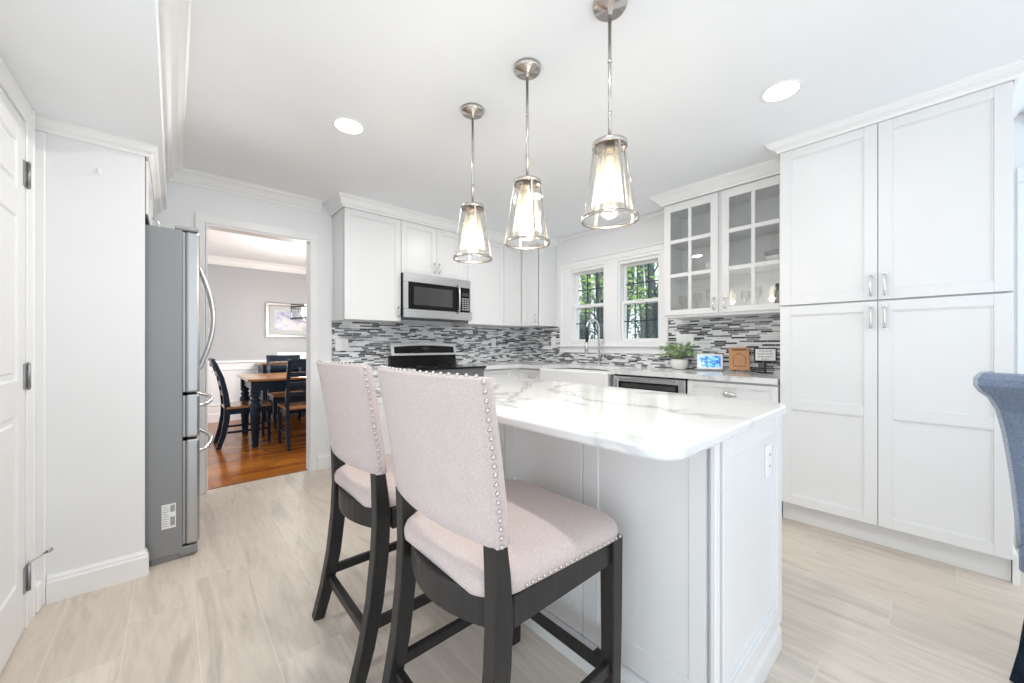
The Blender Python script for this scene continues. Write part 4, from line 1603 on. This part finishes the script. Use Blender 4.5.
def side_chair(label, x, y, rz):
    t = thing('dining_chair', label, 'chair', (0, 0, 0), 0, 'dark chairs at the dining table')
    def spine(s):
        return [(-.27, s * .2, 0), (-.225, s * .2, .15), (-.195, s * .2, .32), (-.19, s * .2, .46), (-.205, s * .2, .6), (-.24, s * .2, .78), (-.295, s * .2, .93), (-.32, s * .2, .985)]
    for s in (-1, 1):
        b = MB(); b.bar(spine(s), .035, [.042, .05, .055, .056, .05, .042, .036, .03], (0, 1, 0)); b.build('leg', 'navy_wood', t)
        b = MB(); b.bar([(.2, s * .2, 0), (.2, s * .2, .2), (.2, s * .2, .43)], [.028, .034, .04], [.028, .034, .04], (0, 1, 0)); b.build('leg', 'navy_wood', t)
        b = MB(); b.box(-.17, .185, s * .2 - .01, s * .2 + .01, .37, .428); b.build('apron', 'navy_wood', t)
        b = MB(); b.box(-.19, .19, s * .2 - .009, s * .2 + .009, .16, .185); b.build('stretcher', 'navy_wood', t)
    b = MB(); b.box(.19, .21, -.18, .18, .37, .428); b.build('apron', 'navy_wood', t)
    b = MB()
    b.loft([cushion_ring(z, .225 - d, .225 - d, .04, 5, 0, .01) for z, d in ((.431, .004), (.436, 0), (.452, 0), (.457, .006))], smooth=False)
    b.build('seat', 'brown_wood', t)
    for z, hh, off in ((.60, .05, -.205), (.71, .05, -.226), (.82, .05, -.256), (.945, .09, -.303)):
        b = MB(); b.bar([(off - .02 * (1 - (k / 4) ** 2), .19 * k / 4, z) for k in range(-4, 5)], hh, .018, (0, 0, 1))
        b.build('slat' if z < .9 else 'top_rail', 'navy_wood', t)
    t.location = (x, y, 0); t.rotation_euler = (0, 0, rz)
    return t


c1 = side_chair('dark dining chair at the left end of the table, in profile with brown seat', .63, 5.41, 0)
c2 = copy_tree(c1); c2['label'] = 'dark dining chair on the near side of the table, cut by the door casing'
c2.location = (1.12, 4.90, 0); c2.rotation_euler = (0, 0, pi / 2)
c3 = copy_tree(c1); c3['label'] = 'dark dining chair on the far side of the table, facing the kitchen'
c3.location = (1.22, 6.18, 0); c3.rotation_euler = (0, 0, -pi / 2)

t = thing('sideboard', 'dark sideboard against the far dining wall', 'sideboard', (1.75, 6.83, 0))
b = MB(); b.box(.98, 2.6, 6.62, 7.055, .08, .84, .004); b.build('cabinet_body', 'navy_wood', t)
b = MB(); b.box(.95, 2.63, 6.60, 7.058, .8405, .87, .006); b.build('top', 'brown_wood', t)
for k in range(3):
    b = MB(fr_s := frame((1.01 + k * .53, 6.6195, .12), PX, NY)); b.box(0, .51, 0, .014, 0, .66, .004); d = b.build('door', 'navy_wood', t)
    b = MB(fr_s); b.tube([(.25, .0145, .6), (.25, .03, .6)], .01, 8); b.build('knob', 'nickel', d)
for x in (1.02, 2.56):
    for y in (6.66, 7.0):
        b = MB(); b.box(x - .025, x + .025, y - .025, y + .025, 0, .0795); b.build('leg', 'navy_wood', t)
t = thing('serving_tray', 'white box-shaped tray on top of the dark sideboard', 'tray', (1.55, 6.8, .871))
b = MB()
b.box(1.18, 1.95, 6.68, 6.98, .8708, .88, .002)
for (xa, xb, ya, yb) in ((1.18, 1.95, 6.68, 6.695), (1.18, 1.95, 6.965, 6.98), (1.18, 1.195, 6.695, 6.965), (1.935, 1.95, 6.695, 6.965)):
    b.box(xa, xb, ya, yb, .88, 1.02, .003)
b.build('tray_body', 'plastic', t)

# picture
def art():
    m = mat('muted_landscape_print', (.5, .5, .55), .4)
    nt, N, L, bb = nodes(m)
    f = noise(nt, objco(nt, (1, 1, 1.5)), 4, 5, .6, .6)
    c = ramp(nt, f, [(.32, (.16, .20, .36)), (.45, (.38, .40, .55)), (.55, (.62, .60, .66)), (.68, (.75, .62, .48))])
    L.new(c, bb.inputs['Base Color']); return m


M['art'] = art()
qx0, qx1, qz0, qz1 = 1.08, 2.10, 1.26, 1.82
t = thing('framed_picture', 'framed muted landscape print on the dining room wall', 'picture', (1.6, 7.09, 1.52))
b = MB()
yf0, yf1 = 7.06, 7.098
fw = .05
b.box(qx0, qx1, yf0, yf1, qz0, qz0 + fw, .008); b.box(qx0, qx1, yf0, yf1, qz1 - fw, qz1, .008)
b.box(qx0, qx0 + fw, yf0, yf1, qz0 + fw, qz1 - fw, .008); b.box(qx1 - fw, qx1, yf0, yf1, qz0 + fw, qz1 - fw, .008)
b.build('picture_frame', 'silver', t)
b = MB(); b.box(qx0 + fw, qx1 - fw, 7.082, 7.09, qz0 + fw, qz1 - fw); b.build('mat_board', 'mat_board', t)
b = MB(); b.box(qx0 + .13, qx1 - .13, 7.079, 7.0815, qz0 + .12, qz1 - .12); b.build('print', 'art', t)

# chandelier
cx, cy = 1.38, 5.45
t = thing('chandelier', 'black ring chandelier with clear glass over the dining table', 'chandelier', (cx, cy, ZC))
b = MB(); b.lathe([(.001, ZC - .001), (.06, ZC - .001), (.06, ZC - .02), (.001, ZC - .03)], (cx, cy, 0), 20); b.build('canopy', 'black', t)
b = MB(); b.tube([(cx, cy, ZC - .028), (cx, cy, 1.66)], .007, 8); b.build('rod', 'black', t)
R_ = .27
for z in (1.62, 1.475):
    b = MB(); b.lathe([(R_ + .006, z - .01), (R_ + .006, z + .01), (R_ - .006, z + .01), (R_ - .006, z - .01), (R_ + .006, z - .01)], (cx, cy, 0), 32, cap=False); b.build('ring', 'black', t)
b = MB(); b.lathe([(R_ - .01, 1.48), (R_ - .01, 1.615)], (cx, cy, 0), 32, cap=False); b.build('glass_drum', 'shade_glass', t)
b = MB()
for k in range(3):
    a = k * pi / 3
    b.tube([(cx + R_ * cos(a), cy + R_ * sin(a), 1.655), (cx - R_ * cos(a), cy - R_ * sin(a), 1.655)], .006, 6)
for k in range(6):
    a = k * pi / 3
    b.tube([(cx + R_ * cos(a), cy + R_ * sin(a), 1.655), (cx + R_ * cos(a), cy + R_ * sin(a), 1.475)], .005, 6)
b.build('crossbars', 'black', t)
for k in range(6):
    a = k * pi / 3 + .5
    b = MB(); p = (cx + .14 * cos(a), cy + .14 * sin(a), 1.52)
    b.lathe([(.001, 0), (.012, .003), (.022, .03), (.02, .05), (.01, .08), (.01, .135)], p, 12); b.build('bulb', 'bulb', t)
ld = bpy.data.lights.new('chandelier_glow', 'POINT'); ld.energy = 45; ld.color = (1, .97, .92); ld.shadow_soft_size = .15
lo = bpy.data.objects.new('chandelier_glow', ld); COL.objects.link(lo); lo.parent = t; lo.location = (0, 0, 1.40 - ZC)
